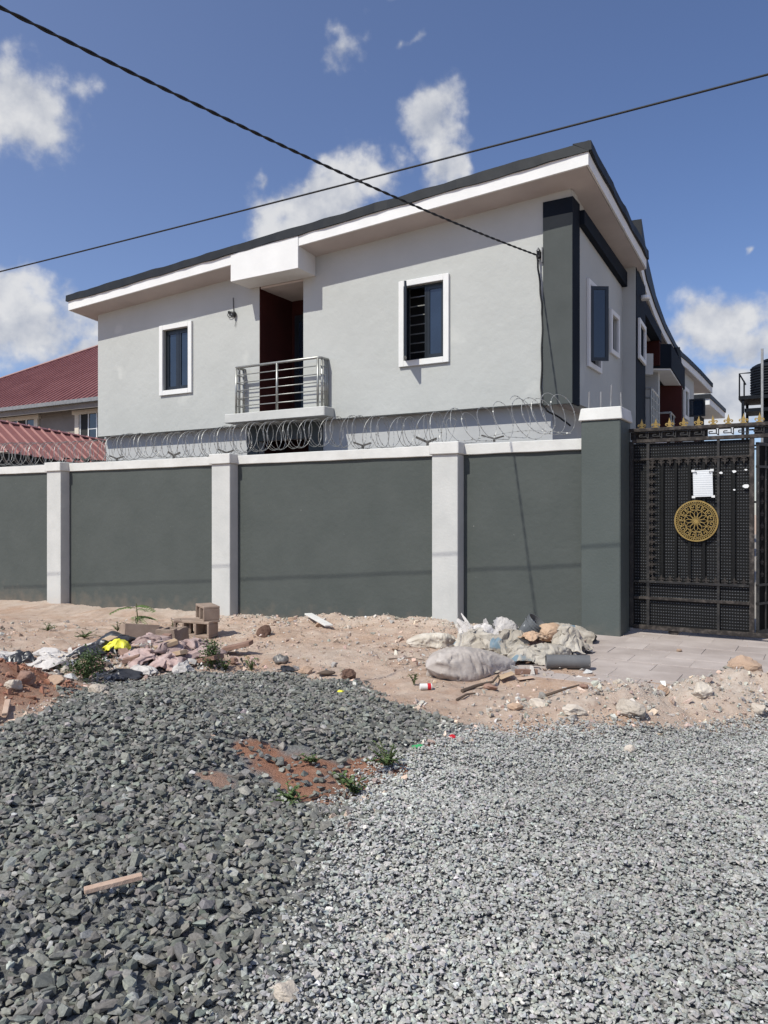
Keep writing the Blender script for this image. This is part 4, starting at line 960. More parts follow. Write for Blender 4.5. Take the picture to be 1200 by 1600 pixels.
def stone_nodes(rough, bump):
    def f(t, bs):
        N, L = t.nodes, t.links; bs.inputs['Roughness'].default_value = rough; bs.inputs['Specular IOR Level'].default_value = .3
        va = N.new('ShaderNodeVertexColor'); va.layer_name = 'kind'; tc = N.new('ShaderNodeTexCoord')
        nz = N.new('ShaderNodeTexNoise'); nz.inputs['Scale'].default_value = 110; nz.inputs['Detail'].default_value = 5; L.new(tc.outputs['Object'], nz.inputs['Vector'])
        mr_ = N.new('ShaderNodeMapRange'); mr_.inputs['From Min'].default_value = .3; mr_.inputs['From Max'].default_value = .7; mr_.inputs['To Min'].default_value = .78; mr_.inputs['To Max'].default_value = 1.25; L.new(nz.outputs['Fac'], mr_.inputs['Value'])
        hv = N.new('ShaderNodeHueSaturation'); L.new(mr_.outputs[0], hv.inputs['Value']); L.new(va.outputs['Color'], hv.inputs['Color']); L.new(hv.outputs[0], bs.inputs['Base Color'])
        bp = N.new('ShaderNodeBump'); bp.inputs['Strength'].default_value = bump; bp.inputs['Distance'].default_value = .004; L.new(nz.outputs['Fac'], bp.inputs['Height']); L.new(bp.outputs[0], bs.inputs['Normal'])
    return f
M['granite'] = attr_mat('crushed_granite', stone_nodes(.85, .5))
M['chip'] = attr_mat('granite_chippings', stone_nodes(.85, .35))
M['crumb'] = attr_mat('soil_crumbs', stone_nodes(.95, .6))
def scatter(n, x0, x1, y0, y1): return RNG.uniform(x0, x1, n), RNG.uniform(y0, y1, n)
def greys(n, base, spread, light=.04, tint=(1, 1, 1), lightv=2.2):
    v = base * np.exp(RNG.normal(0, spread, n)); li = RNG.random(n) < light; v[li] *= RNG.uniform(1.4, lightv, li.sum())
    c = v[:, None] * np.array(tint)[None] * (1 + RNG.normal(0, .03, (n, 3))); return np.clip(c, .01, .8)
BP = [proto(11, .55, 100 + k) for k in range(14)]; SP = [proto(8, .45, 200 + k) for k in range(12)]; CP = [proto(9, .7, 300 + k) for k in range(8)]
# coarse dark granite heap
x, y = scatter(110000, -4.6, .75, 1.0, 7.8); d = sdist(x, y, BIG) + .10 * fbm(x * 4, y * 4, 0, 51, 3)
pz = patch(x, y); keep = (d > -.03) & (RNG.random(len(x)) < np.where(pz > .5, .13, np.where(pz > .35, .4, np.where(pz > .25, .75, 1)))) & (RNG.random(len(x)) < np.where(d < .15, .55, 1)) & (RNG.random(len(x)) < .74)
x, y, d = x[keep], y[keep], d[keep]; n = len(x)
sz = np.clip(RNG.lognormal(math.log(.0232), .30, n), .010, .055)
hh = H(x, y) + RNG.uniform(-.004, .030, n) * np.clip(d * 4 + .3, .2, 1)
stone_mesh('granite_gravel', np.c_[x, y, hh], sz, greys(n, .178, .25, .03, (1.02, 1.0, .89), 2.0), BP, .30, M['granite'])
# pale fine chippings spread over the road
x, y = scatter(240000, -.9, 4.0, 1.3, 6.1); d = sdist(x, y, SMALL) + .10 * fbm(x * 3, y * 3, 0, 57, 3)
near = np.clip((y - 1.3) / 4.5, 0, 1); keep = (d > -.22) & (RNG.random(len(x)) < np.clip(.55 + d * 2.4, .04, 1)) & (RNG.random(len(x)) < .85)
x, y, d = x[keep], y[keep], d[keep]; n = len(x)
sz = np.clip(RNG.lognormal(math.log(.0114), .32, n), .005, .028)
hh = H(x, y) + RNG.uniform(.0, .016, n) + .006
shade = 1 + .16 * fbm(x * .9, y * .9, 0, 91, 3)
stone_mesh('chipping_gravel', np.c_[x, y, hh], sz, greys(n, .365, .15, .03, (1.02, 1, .93), 1.5) * shade[:, None], SP, .24, M['chip'])
# loose crumbs of soil and rubble over the bare ground
x, y = scatter(120000, -7, 4.6, 3.6, 12.8); s_, t_ = S(x, y)
db = np.maximum(sdist(x, y, BIG), sdist(x, y, SMALL)); nn = fbm(x * 1.2, y * 1.2, 0, 33, 3)
mo = np.exp(-((y - (5.9 + .18 * (x - 1))) / .5) ** 2) * sstep(.2, 1.4, x); bk = np.exp(-((9.8 - t_) / .45) ** 2); hp = gs(x + 2.95, .6, y - 5.6, 1.0); db2 = gs(x + 2.9, 1.4, y - 7.7, .7)
paved = (s_ > -2.7) & (t_ > 7.35)
pr_ = np.clip(.06 + .16 * np.maximum(nn, 0) + .55 * mo + .30 * bk + .6 * hp + .5 * db2 + .25 * np.exp(-(db / .12) ** 2), 0, 1)
pr_ = np.where(paved, .006, pr_); keep = (db < .10) & (t_ < 9.97) & (RNG.random(len(x)) < pr_)
x, y = x[keep], y[keep]; n = len(x); hp, mo, paved = hp[keep], mo[keep], paved[keep]
sz = np.clip(RNG.lognormal(math.log(.0115), .62, n), .004, .06); sz = np.where(paved, np.minimum(sz, .010), sz)
col = np.stack([greys(n, .40, .24, .1, (1.08, .82, .65), 1.5), greys(n, .22, .22, .03, (1.25, .62, .42), 1.4), greys(n, .38, .25, .1, (1, .92, .82), 1.4)], 0)
pick = np.where(hp > .35, np.where(RNG.random(n) < .85, 1, 0), np.where(RNG.random(n) < .45 + .3 * mo, 2, 0)); col = col[pick, np.arange(n)]
hh = np.where(paved, .018, H(x, y)) + sz * .25
stone_mesh('soil_rubble', np.c_[x, y, hh], sz, col, CP, .5, M['crumb'])

# single rocks one can pick out
_ico = None
def rough_stone(seed, flat, cuts=9):
    global _ico
    if _ico is None:
        bm = bmesh.new(); bmesh.ops.create_icosphere(bm, subdivisions=4, radius=1); bm.verts.index_update(); bm.verts.ensure_lookup_table()
        _ico = (np.array([v.co[:] for v in bm.verts]), np.array([[v.index for v in f.verts] for f in bm.faces])); bm.free()
    V, F = _ico; V = V.copy(); rg_ = np.random.default_rng(seed)
    for k in range(cuts):                                   # broken faces
        nrm = rg_.normal(size=3); nrm /= np.linalg.norm(nrm); dd_ = V @ nrm; lim = rg_.uniform(.55, .85); over = np.maximum(dd_ - lim, 0); V = V - over[:, None] * nrm[None] * .92
    q = fbm(V[:, 0] * 1.7 + seed, V[:, 1] * 1.7, V[:, 2] * 1.7, seed, 4); q2 = np.abs(fbm(V[:, 0] * 5 + seed, V[:, 1] * 5, V[:, 2] * 5, seed + 3, 3))
    V = V * (1 + .14 * q - .07 * q2)[:, None]
    V *= np.array([1, rg_.uniform(.65, .9), flat]); return V, F
def rock(name, x, y, r_, m, label, cat='rock', flat=.75, seed=0, sink=.35, grp=None, z=None, n=26):
    V, F = rough_stone(900 + seed, flat); me = bpy.data.meshes.new(name); np_mesh(me, V * r_, F); me.materials.append(M[m])
    o = link(name, me, None, loc=(x, y, (hz(x, y) if z is None else z) + r_ * flat * (1 - sink) * .85), rot=(random.uniform(-.2, .2), random.uniform(-.2, .2), random.uniform(0, 6)))
    return tag(o, label, cat, grp)
rock('laterite_rock', -1.64, 10.33, .125, 'darkrock', 'dark brown lumpy rock lying alone near the middle wall panel', seed=1)
rock('pale_rock', -2.22, 5.86, .085, 'palerock', 'cream rock lying on the edge of the dark gravel heap', seed=2, flat=.8)
rock('pale_rock', -2.10, 5.70, .055, 'palerock', 'pinkish rubble lump just below the cream rock', seed=3)
rock('clay_clod', -2.62, 5.50, .085, 'brickred', 'large brown clay clod at the foot of the red soil heap', 'clod', seed=4)
rock('clay_clod', -2.55, 5.85, .09, 'clay', 'flat tan clod between the red heap and the dark gravel', 'clod', seed=5, flat=.5)
rock('pale_rock', -2.60, 5.30, .07, 'palerock', 'pale grey stone beside the wooden peg at the heap foot', seed=6)
rock('concrete_lump', -.35, 7.32, .085, 'darkrock', 'brown cube-like lump at the far rim of the dark gravel', seed=7, flat=.9)
rock('concrete_lump', -.78, 7.62, .09, 'clay', 'rounded tan lump beside a white can on the gravel rim', seed=8, flat=.55)
rock('concrete_lump', .98, 6.95, .10, 'brickred', 'flat brown slab fragment lying below the big sack', seed=9, flat=.3)
rock('concrete_lump', 2.10, 6.75, .085, 'palerock', 'grey concrete lump on the crest of the tan mound near the pipe', seed=10)
rock('clay_clod', 3.05, 6.42, .16, 'clay', 'big orange clod on the right part of the tan mound', 'clod', seed=11, flat=.6)
rock('concrete_lump', 1.85, 5.62, .12, 'palerock', 'broad grey concrete lump at the mound foot beside a dark hole', seed=12, flat=.6)
rock('concrete_lump', 1.20, 5.85, .10, 'palerock', 'grey lump in the left end of the tan mound', seed=13, flat=.5)
rock('concrete_lump', 1.42, 5.62, .11, 'palerock', 'flat grey lump where the mound meets the pale chippings', seed=14, flat=.4)
rock('pale_rock', -.30, 2.33, .05, 'palerock', 'pale yellowish stone at the bottom edge between both gravels', seed=15, flat=.5, sink=0)
rock('pale_rock', .02, 2.72, .032, 'palerock', 'small beige stone among grey chippings beside the dark gravel', seed=16)
rock('pale_rock', 1.60, 4.92, .045, 'palerock', 'rounded pale stone lying alone on the fine chippings', seed=17)
rock('pale_rock', -1.05, 4.55, .05, 'wood', 'flat tan stone lying in the middle of the dark gravel', seed=18, flat=.4)
rock('pale_rock', 3.34, 8.55, .035, 'clay', 'small tan stone lying alone on the driveway near the gate', seed=19, z=.018)

BF = [(-2.95, 7.55, .075, 'brickred', 'brown brick fragment left of the small shrub'), (-3.15, 7.45, .06, 'palerock', 'chalky rubble lump among the pale scraps'), (-3.40, 7.75, .07, 'palerock', 'pale rubble lump beside the small dark bag'), (-2.05, 7.55, .06, 'brickred', 'small brick lump before the pink rags'), (-1.62, 8.10, .07, 'brickred', 'brown lump right of the pink rags'), (-1.50, 8.45, .05, 'clay', 'small clay lump right of the brown slab'), (-3.25, 8.75, .07, 'clay', 'clay lump behind the black plastic bag'), (-3.70, 8.45, .055, 'brickred', 'reddish lump by the pale twig'), (-4.2, 8.45, .06, 'palerock', 'pale lump near the dead shrub'), (-2.95, 6.75, .07, 'palerock', 'whitish lump just left of the small shrub'), (-2.85, 6.45, .06, 'palerock', 'pale lump between shrub and red heap'), (-.95, 11.3, .08, 'clay', 'clay lump on the soil bank right of the white board'), (-1.45, 11.9, .09, 'clay', 'clay lump on the soil bank left of the white board'), (-.5, 10.9, .06, 'palerock', 'pale stone at the wall foot in the middle panel'), (2.55, 6.05, .09, 'palerock', 'grey lump in the middle of the tan mound'), (2.35, 6.35, .06, 'clay', 'tan clod on the mound crest'), (2.9, 5.85, .07, 'palerock', 'pale lump at the right foot of the mound'), (1.0, 5.75, .07, 'clay', 'tan clod at the left tip of the mound'), (3.35, 6.1, .06, 'clay', 'tan clod right of the big orange clod'), (1.62, 6.1, .055, 'brickred', 'brown stone on the left mound slope')]
for k, (x, y, r_, m_, lb) in enumerate(BF): rock('rubble_lump', x, y, r_, m_, lb, 'rubble', seed=40 + k, flat=random.uniform(.5, .85), grp='rubble lumps on the bare soil')

# ---------------------------------------------------------------- hollow blocks
def block_mesh():
    b = MB(); l, w, h, c = .45, .225, .225, .035
    b.box(-l / 2, l / 2, -w / 2, -w / 2 + c, 0, h).box(-l / 2, l / 2, w / 2 - c, w / 2, 0, h)
    for x in (-l / 2, -.02, l / 2 - c): b.box(x, x + c, -w / 2 + c, w / 2 - c, 0, h)
    m = b.mesh('block'); m.materials.append(M['block']); return m
bk_ = block_mesh()
def g0(x, y, dz=0): return (x, y, hz(x, y) + dz)
for (x, y, dz, rot, lb) in (
    (-3.17, 9.75, -.02, (R(-12), R(8), R(35)), 'tilted hollow concrete block at the left of the block group'),
    
    (-2.52, 10.62, .10, (R(90), 0, R(-22)), 'hollow block lying flat under the small upright block'),
    (-2.75, 10.75, .10, (R(90), 0, R(12)), 'hollow block lying behind the broken standing block'),
    (-2.38, 10.66, .33, (R(90), 0, R(-62)), 'hollow block resting on top of the lying block by the pillar')):
    o = link('hollow_block', bk_, None, loc=(x, y, hz(x, y) + dz), rot=rot, bevel=.006); tag(o, lb, 'concrete block', 'hollow blocks near the wall')

hb_ = MB(); l, w, h, c = .30, .235, .30, .045
hb_.box(-l / 2, l / 2, -w / 2, -w / 2 + c, 0, h).box(-l / 2, l / 2, w / 2 - c, w / 2, 0, h * .96).box(-l / 2, -l / 2 + c, -w / 2 + c, w / 2 - c, 0, h * .97).box(l / 2 - c, l / 2, -w / 2 + c, w / 2 - c, 0, h * .93)
hm = hb_.mesh('broken_block'); bmx = bmesh.new(); bmx.from_mesh(hm); bmesh.ops.subdivide_edges(bmx, edges=bmx.edges[:], cuts=4, use_grid_fill=True)
for v in bmx.verts:
    q = fbm(v.co.x * 9, v.co.y * 9, v.co.z * 9, 77, 3); v.co.z += float(q) * .022 * (v.co.z > .2); v.co.x += float(q) * .008; v.co.y += float(fbm(v.co.x * 8 + 3, v.co.y * 8, v.co.z * 8, 78, 3)) * .008
bmx.to_mesh(hm); bmx.free(); hm.materials.append(M['block'])
tag(link('broken_block', hm, None, loc=g0(-2.50, 8.98, -.02), rot=(R(3), R(-4), R(-28))), 'broken hollow block standing with its open cell upward', 'concrete block', 'hollow blocks near the wall')

# ---------------------------------------------------------------- soft rubbish
def creases(P, seed, K):                        # folded-paper relief: many straight creases, 0..1
    rg_ = np.random.default_rng(seed); D = P.shape[-1]; z = 0
    for k in range(K):
        n_ = rg_.normal(size=D); n_ /= np.linalg.norm(n_); d_ = rg_.uniform(-.8, .8); w_ = rg_.uniform(.25, .6); u_ = np.abs(P @ n_ - d_)
        z = z + rg_.choice([-1, 1]) * np.minimum(u_, w_) * rg_.uniform(.5, 1)
    z = z - z.min(); return z / max(z.max(), 1e-6)
def sack(name, label, cat, loc, size, rz, m, seed, pinch=(.5, .9), lean=0, fold=.09, nu=72, nv=52, tilt=0, grp=None, open_end=False):
    L_, Wd, Hh = size; u = np.linspace(0, 1, nu + 1); v = np.linspace(0, 2 * np.pi, nv + 1)[:-1]
    U, V = np.meshgrid(u, v, indexing='ij')
    e = 2.3; prof = np.clip(1 - np.abs(2 * U - 1) ** e, 0, 1) ** (1 / e)
    prof = prof * (1 - (1 - pinch[0]) * (1 - U) ** 2 - (1 - pinch[1]) * U ** 2)
    if open_end: prof = np.where(U > .55, np.maximum(prof, .8 + .2 * np.sin(V * 3 + seed) * (U - .5)), prof)
    cx = np.sign(np.cos(V)) * np.abs(np.cos(V)) ** .75; sx = np.sign(np.sin(V)) * np.abs(np.sin(V)) ** .8
    X = (U - .5) * L_; Y = cx * prof * Wd / 2; Z = sx * prof * Hh / 2
    q = fbm(X * 5 + seed, Y * 5, Z * 5, seed, 3); r1 = 1 - np.abs(fbm(X * 4 + 3, Y * 9, Z * 7, seed + 5, 3)) * 2
    cr = creases(np.stack([X / L_ * 2, Y / Wd * 1.6, Z / Hh * 1.6], -1), seed, 22); pleat = np.abs(np.sin(V * 4 + 3 * q)) * np.abs(2 * U - 1) ** 3
    wr = 1 - np.abs(fbm(X * 3.5 + seed, Y * 16 + 4 * q, Z * 13, seed + 15, 3)) * 2
    k = 1 + fold * (q * .7 + (cr - .5) * 3.0 - pleat * 1.6 + wr * .75)
    k = k + .10 * np.abs(np.sin(V * 6.5 + 5 * q + seed)) * np.exp(-U * 5)
    Y, Z = Y * k, Z * k; X = X + .05 * L_ * fbm(Y * 9, Z * 9, 0, seed + 9, 2)
    Z = np.maximum(Z, -Hh * .36) + Hh * .36; Z = Z * (1 + tilt * (U - .5))
    co = np.stack([X, Y, Z], -1).reshape(-1, 3); idx = np.arange((nu + 1) * nv).reshape(nu + 1, nv); j2 = np.roll(idx, -1, 1)
    F = np.stack([idx[:-1], idx[1:], j2[1:], j2[:-1]], -1).reshape(-1, 4)
    me = bpy.data.meshes.new(name); np_mesh(me, co, F, None, True); me.materials.append(M[m])
    o = link(name, me, None, loc, (0, 0, rz)); return tag(o, label, cat, grp)
def rag(name, label, cat, loc, size, rz, m, seed, height=.12, fold=3.2, n=30, grp=None, tilt=(0, 0)):
    u = np.linspace(-1, 1, n + 1); U, V = np.meshgrid(u, u, indexing='ij'); sx, sy = size
    rad = np.hypot(U, V) ; edge = 1 + .22 * fbm(U * 2 + seed, V * 2, 0, seed, 3)
    X = U * sx / 2 * edge + .14 * sx * fbm(U * 2.2, V * 2.2, 3.3, seed + 2, 3); Y = V * sy / 2 * edge + .14 * sy * fbm(U * 2.2, V * 2.2, 7.7, seed + 3, 3)
    dome = np.clip(1.15 - np.clip(rad, 0, 1.2) ** 2, 0, 1) ** .7
    cr = creases(np.stack([U + .12 * fbm(U * 2 + seed, V * 2, 1.5, seed + 8, 2), V + .12 * fbm(U * 2, V * 2 + seed, 4.5, seed + 9, 2)], -1), seed, int(5 + fold * 3))
    Z = height * (.45 * dome + .55 * cr * (.4 + .6 * dome) + .05 * fbm(U * 7, V * 7, 0, seed, 2))
    Z = np.maximum(Z, 0.004 + .002 * rad); co = np.stack([X, Y, Z], -1).reshape(-1, 3); idx = np.arange((n + 1) ** 2).reshape(n + 1, n + 1)
    F = np.stack([idx[:-1, :-1], idx[1:, :-1], idx[1:, 1:], idx[:-1, 1:]], -1).reshape(-1, 4)
    me = bpy.data.meshes.new(name); np_mesh(me, co, F, None, m in ('ragpink', 'blackbag', 'yellow')); me.materials.append(M[m])
    o = link(name, me, None, loc, (tilt[0], tilt[1], rz)); sd = o.modifiers.new('thick', 'SOLIDIFY'); sd.thickness = .006
    return tag(o, label, cat, grp)
def g(x, y, dz=0): return (x, y, hz(x, y) + dz)
# right-hand rubbish below the wall
sack('stuffed_sack', 'big pale dusty plastic sack lying on its side', 'sack', g(.90, 7.55, -.02), (1.02, .46, .34), R(25), 'sack', 3, pinch=(1.2, .40), fold=.085, tilt=-.35)
sack('cement_bag', 'crumpled cream and blue cement bag at the left of the rubbish', 'bag', g(.60, 9.25, -.02), (.62, .36, .24), R(8), 'paperbag', 11, pinch=(.55, .8), fold=.16)
sack('cement_bag', 'small white bag tucked behind the big dusty sack', 'bag', g(.93, 8.55, -.03), (.40, .26, .16), R(-5), 'ragwhite', 12, fold=.14)
sack('cement_bag', 'open cement bag standing at the right end of the rubbish', 'bag', g(2.25, 9.25, -.02), (.66, .44, .36), R(-22), 'paperbag', 14, pinch=(.7, 1.0), fold=.14, open_end=True, tilt=-.5)
sack('cement_bag', 'flattened cream bag beside the grey pipe', 'bag', g(1.72, 8.15, -.02), (.62, .42, .24), R(20), 'paperbag', 15, pinch=(.5, .8), fold=.2)
sack('brown_bag', 'small tan paper bag stuffed against the bucket mouth', 'bag', g(1.98, 9.12, .07), (.36, .26, .26), R(70), 'tanpaper', 16, fold=.16)
rock('plaster_chunk', 1.68, 8.35, .15, 'brickred', 'brown chunk half covered by a tan bag in front of the bucket', 'rubble', seed=21, flat=.8)
rag('tan_wrapper', 'tan wrapper draped over the brown chunk', 'wrapper', g(1.66, 8.33, .19), (.26, .24), .4, 'tanpaper', 31, .10)
rag('paper_sheet', 'grey white torn paper sheet standing against the wall in the rubbish', 'paper', g(1.50, 9.42, .16), (.36, .34), .2, 'ragwhite', 32, .10, 2.2, tilt=(R(52), R(14)))
rag('paper_sheet', 'curled grey paper sheet with a raised pointed tip', 'paper', g(1.10, 9.35, .12), (.22, .5), .5, 'ragwhite', 33, .10, 1.8, tilt=(R(48), R(-30)))
rag('torn_bag', 'crumpled pale bag with orange print in front of the bucket', 'bag', g(1.42, 8.45, .08), (.56, .42), .5, 'paperbag', 34, .28)
rag('torn_bag', 'dirty cream bag piled left of the bucket', 'bag', g(1.12, 8.85, .02), (.60, .42), .1, 'paperbag', 35, .30)
rag('torn_bag', 'folded cream bag hanging toward the pipe', 'bag', g(1.52, 7.92, .0), (.52, .34), -.3, 'paperbag', 36, .2)
rag('black_film', 'torn black plastic film between the bags and the bucket', 'bag', g(1.50, 8.80, .12), (.46, .3), .8, 'blackbag', 37, .16)
rag('torn_bag', 'white bag with a blue panel leaning right of the brown chunk', 'bag', g(2.06, 8.42, .04), (.42, .36), 1.0, 'paperbag', 38, .28)
rag('paper_sheet', 'broad pale paper sheet sticking up between bag and bucket', 'paper', g(1.28, 9.40, .14), (.40, .34), .9, 'ragwhite', 131, .10, 2.0, tilt=(R(44), R(-8)))
rag('torn_bag', 'grey crumpled scrap bag at the paving edge', 'bag', g(2.20, 8.55, .0), (.30, .26), 2.0, 'ragwhite', 39, .14)
rag('torn_bag', 'pinkish liner spilling from the open cement bag', 'bag', g(2.20, 9.0, .05), (.34, .3), .9, 'ragpink', 40, .2)
bkt = wthing('bucket', 'dark grey plastic bucket tipped over on the rubbish', 'bucket', g(1.70, 9.28, .07), 0)
bw = MB().lathe([(0, 0), (.115, 0), (.145, .30), (.152, .30), (.152, .315), (.14, .315), (.138, .29), (.11, .012), (0, .012)], 28)
bo = bw.build('shell', M['bucket'], bkt, rot=(R(16), R(38), 0), smooth=False)
for z in (.24, .275): MB().lathe([(.139, z), (.152, z), (.152, z + .01), (.14, z + .01)], 28).build('rim_band', M['bucket'], bo, loc=Z0)
pipe = MB().lathe([(.062, 0), (.068, 0), (.068, .43), (.062, .43), (.062, 0)], 28).build('plastic_pipe', M['pvc'], None, loc=(1.63, 7.60, hz(1.8, 7.58) + .075), rot=(R(90), 0, R(85)), smooth=False)
tag(pipe, 'short grey plastic pipe offcut lying at the driveway edge', 'pipe')
def plank(name, label, cat, p, q_, w, h, m, grp=None, bev=.003):
    p, q_ = Vector(p), Vector(q_); b = MB(); c = (p + q_) / 2; b.bar(p - c, q_ - c, w, h)
    return tag(b.build(name, M[m], None, loc=c, bevel=bev), label, cat, grp)
plank('cardboard_piece', 'square tan cardboard piece lying in front of the big sack', 'cardboard', g(1.10, 7.22, .03), g(1.24, 7.24, .06), .12, .008, 'card')
plank('cardboard_piece', 'small yellowish cardboard strip next to the square piece', 'cardboard', g(1.27, 7.18, .02), g(1.42, 7.20, .02), .08, .006, 'wood')
plank('wooden_lath', 'short reddish brown lath behind the cardboard pieces', 'wood', g(1.28, 7.38, .03), g(1.50, 7.38, .03), .04, .05, 'brickred')
def twig(name, label, pts, r_, m='twig', cat='stick'):
    P = [Vector(g(x, y, dz)) for x, y, dz in pts]; c = P[0].copy(); b = MB(); n = len(P)
    b.tube([p - c for p in P], [r_ * (1 - .5 * i / (n - 1)) for i in range(n)], 6); return tag(b.build(name, M[m], None, loc=c), label, cat)
twig('bent_stick', 'curved brown stick lying in front of the big sack', [(.70, 6.78, .02), (.86, 6.95, .03), (1.02, 7.08, .03), (1.10, 7.25, .05)], .018)
twig('thin_stick', 'thin dark stick on the bare soil near the dark gravel', [(.62, 6.45, .015), (.72, 6.55, .02), (.80, 6.62, .02)], .012)
twig('thin_stick', 'dark bent stick on the left slope of the tan mound', [(1.35, 6.28, .03), (1.5, 6.30, .04), (1.66, 6.42, .03)], .013)
twig('thin_stick', 'fine stick lying on the soil left of the big sack', [(.05, 8.35, .01), (.3, 8.4, .015), (.45, 8.36, .01)], .008)
plank('white_board', 'white narrow board leaning on the soil bank by the middle panel', 'board', g(-1.20, 11.95, .06), g(-.80, 10.95, .05), .12, .025, 'boardwhite')
plank('wood_offcut', 'pinkish wooden offcut lying on the dark gravel', 'wood', g(-1.08, 2.72, .052), g(-.90, 2.81, .070), .030, .018, 'wood', bev=.002)
plank('wooden_peg', 'small pale wooden peg at the foot of the red soil heap', 'wood', g(-2.50, 5.02, .04), g(-2.44, 4.86, .04), .035, .02, 'wood')
plank('dark_plank', 'short dark plank end at the left edge beside the red heap', 'wood', g(-2.55, 4.55, .05), g(-2.52, 4.85, .06), .09, .03, 'brickred')
# left-hand rubbish
rag('yellow_bag', 'bright yellow plastic bag on the rag heap', 'bag', g(-2.80, 7.98, .05), (.27, .24), .3, 'yellow', 51, .17)
rag('black_bag', 'black plastic bag lying behind the yellow bag', 'bag', g(-3.02, 8.55, .08), (.50, .32), .2, 'blackbag', 52, .18)
rag('black_bag', 'black plastic bag left of the yellow bag', 'bag', g(-3.05, 7.95, .05), (.40, .34), 1.0, 'blackbag', 53, .16)
rag('black_bag', 'black rag beside the small bush at the gravel edge', 'bag', g(-2.62, 7.25, .0), (.44, .22), .1, 'blackbag', 54, .10)
rag('black_bag', 'small dark bag with a yellow tip by the red heap', 'bag', g(-3.75, 7.85, .02), (.26, .22), .5, 'blackbag', 55, .16)
for k, (x, y, dz, sx, sy, lb) in enumerate(((-2.48, 8.2, .12, .5, .4, 'pink rag heaped highest in front of the tilted block'), (-2.25, 8.0, .10, .46, .36, 'pink rag lying in the middle of the heap'), (-2.45, 7.75, .06, .44, .36, 'pink rag at the front of the heap by the yellow bag'), (-2.10, 8.3, .08, .42, .34, 'pink rag tucked below the broken standing block'), (-2.15, 7.7, .03, .46, .3, 'pink rag at the right front of the heap'), (-2.62, 8.45, .10, .4, .34, 'pink rag behind the yellow bag'), (-1.95, 8.0, .03, .4, .3, 'pink rag at the right end of the heap'))):
    rag('pink_rag', lb, 'rag', g(x, y, dz * .5), (sx, sy), k * 1.1, 'ragpink', 60 + k, .15, 5.5, n=40, grp='pink rags in the rubbish heap')
for k, (x, y, sx, sy, lb) in enumerate(((-3.55, 8.1, .34, .26, 'white torn sheet left of the black bags'), (-3.25, 8.35, .42, .3, 'white folded paper behind the black bags'), (-4.05, 8.0, .55, .36, 'pale sheet at the left end of the rubbish'), (-2.35, 7.38, .3, .14, 'white paper strip at the foot of the pink rags'), (-1.98, 7.42, .2, .12, 'white scrap near the small bush on the gravel rim'), (-4.45, 7.9, .5, .34, 'dirty white sheet by the dead shrub'), (-3.35, 7.6, .4, .34, 'chalky pale scrap in front of the black bag'))):
    rag('white_scrap', lb, 'paper scrap', g(x, y, .02), (sx, sy), k * .9, 'ragwhite', 80 + k, .11, 3.4, grp='pale scraps in the rubbish heap')
for k, (x, y, dz, rz, lx, w, lb, m) in enumerate(((-2.30, 7.95, .15, .5, .24, .14, 'tan broken tile piece on top of the pink rags', 'card'), (-1.85, 7.85, .07, -.5, .36, .16, 'brown flat slab piece at the right of the pink rags', 'brickred'), (-2.85, 7.35, .08, .9, .26, .12, 'brown brick fragment leaning by the small bush', 'brickred'), (-3.05, 8.2, .12, 1.0, .30, .14, 'brown broken board between the black bags', 'card'), (-1.70, 8.75, .10, -.1, .34, .18, 'grey brown slab beside the broken standing block', 'brickred'), (-3.50, 8.5, .06, .1, .34, .06, 'reddish lath lying behind the white sheets', 'brickred'), (-2.55, 7.62, .08, .2, .17, .10, 'small brown brick piece before the yellow bag', 'brickred'), (-2.12, 7.82, .12, -.7, .16, .09, 'tan brick piece on the right rags', 'card'), (-2.42, 8.30, .14, 1.3, .18, .10, 'brown brick piece at the back of the rags', 'brickred'), (-1.98, 8.22, .10, .3, .20, .09, 'grey brown brick piece below the broken block', 'block'), (-2.68, 7.80, .09, 2.2, .15, .09, 'brown chip between the yellow and black bags', 'brickred'))):
    c = Vector(g(x, y, dz)); d_ = Vector((math.cos(rz), math.sin(rz), .25)).normalized() * lx / 2
    plank('broken_piece', lb, 'rubble', c - d_, c + d_, w, .045, m, 'broken pieces in the rubbish heap')
twig('fallen_twig', 'pale thin twig sticking up left of the white sheets', [(-3.85, 8.55, .16), (-3.65, 8.4, .08), (-3.45, 8.3, .03)], .008, 'wood')
sack('foil_packet', 'crumpled grey foil packet alone on the bare soil', 'packet', g(-1.12, 8.15, -.01), (.19, .12, .11), R(-15), 'tin', 95, fold=.35, nu=22, nv=18)
cn = wthing('tin_can', 'small white and red tin can lying near the sack', 'can', g(.38, 6.85, .03), R(8))
MB().lathe([(0, -.055), (.027, -.055), (.0285, -.05), (.0285, .05), (.027, .055), (.022, .05), (0, .05)], 18).build('body', M['boardwhite'], cn, rot=(0, R(90), 0))
MB().lathe([(.0285, .012), (.0292, .012), (.0292, .044), (.0285, .044)], 18).build('red_band', M['redcap'], cn, rot=(0, R(90), 0))
sack('shoe', 'flat grey old shoe sole on the gravel rim', 'shoe', g(-.58, 7.55, .01), (.19, .085, .05), R(10), 'twig', 97, fold=.16, nu=16, nv=12)
rag('blue_black_film', 'small black film scrap at the gravel rim', 'film', g(-1.0, 7.66, .02), (.16, .14), .5, 'blackbag', 98, .06, n=14)
tag(MB().lathe([(0, .022), (.018, .022), (.022, .018), (.023, 0), (.020, 0), (.019, .017), (0, .018)], 18).build('bottle_cap', M['redcap'], None, loc=g(.47, 5.2, .012), rot=(.3, .2, 0)), 'small red plastic bottle cap between gravel and soil', 'cap')
rag('green_wrapper', 'small green plastic wrapper at the gravel border', 'wrapper', g(.22, 4.95, .02), (.08, .05), .4, 'greencap', 101, .02, n=10)
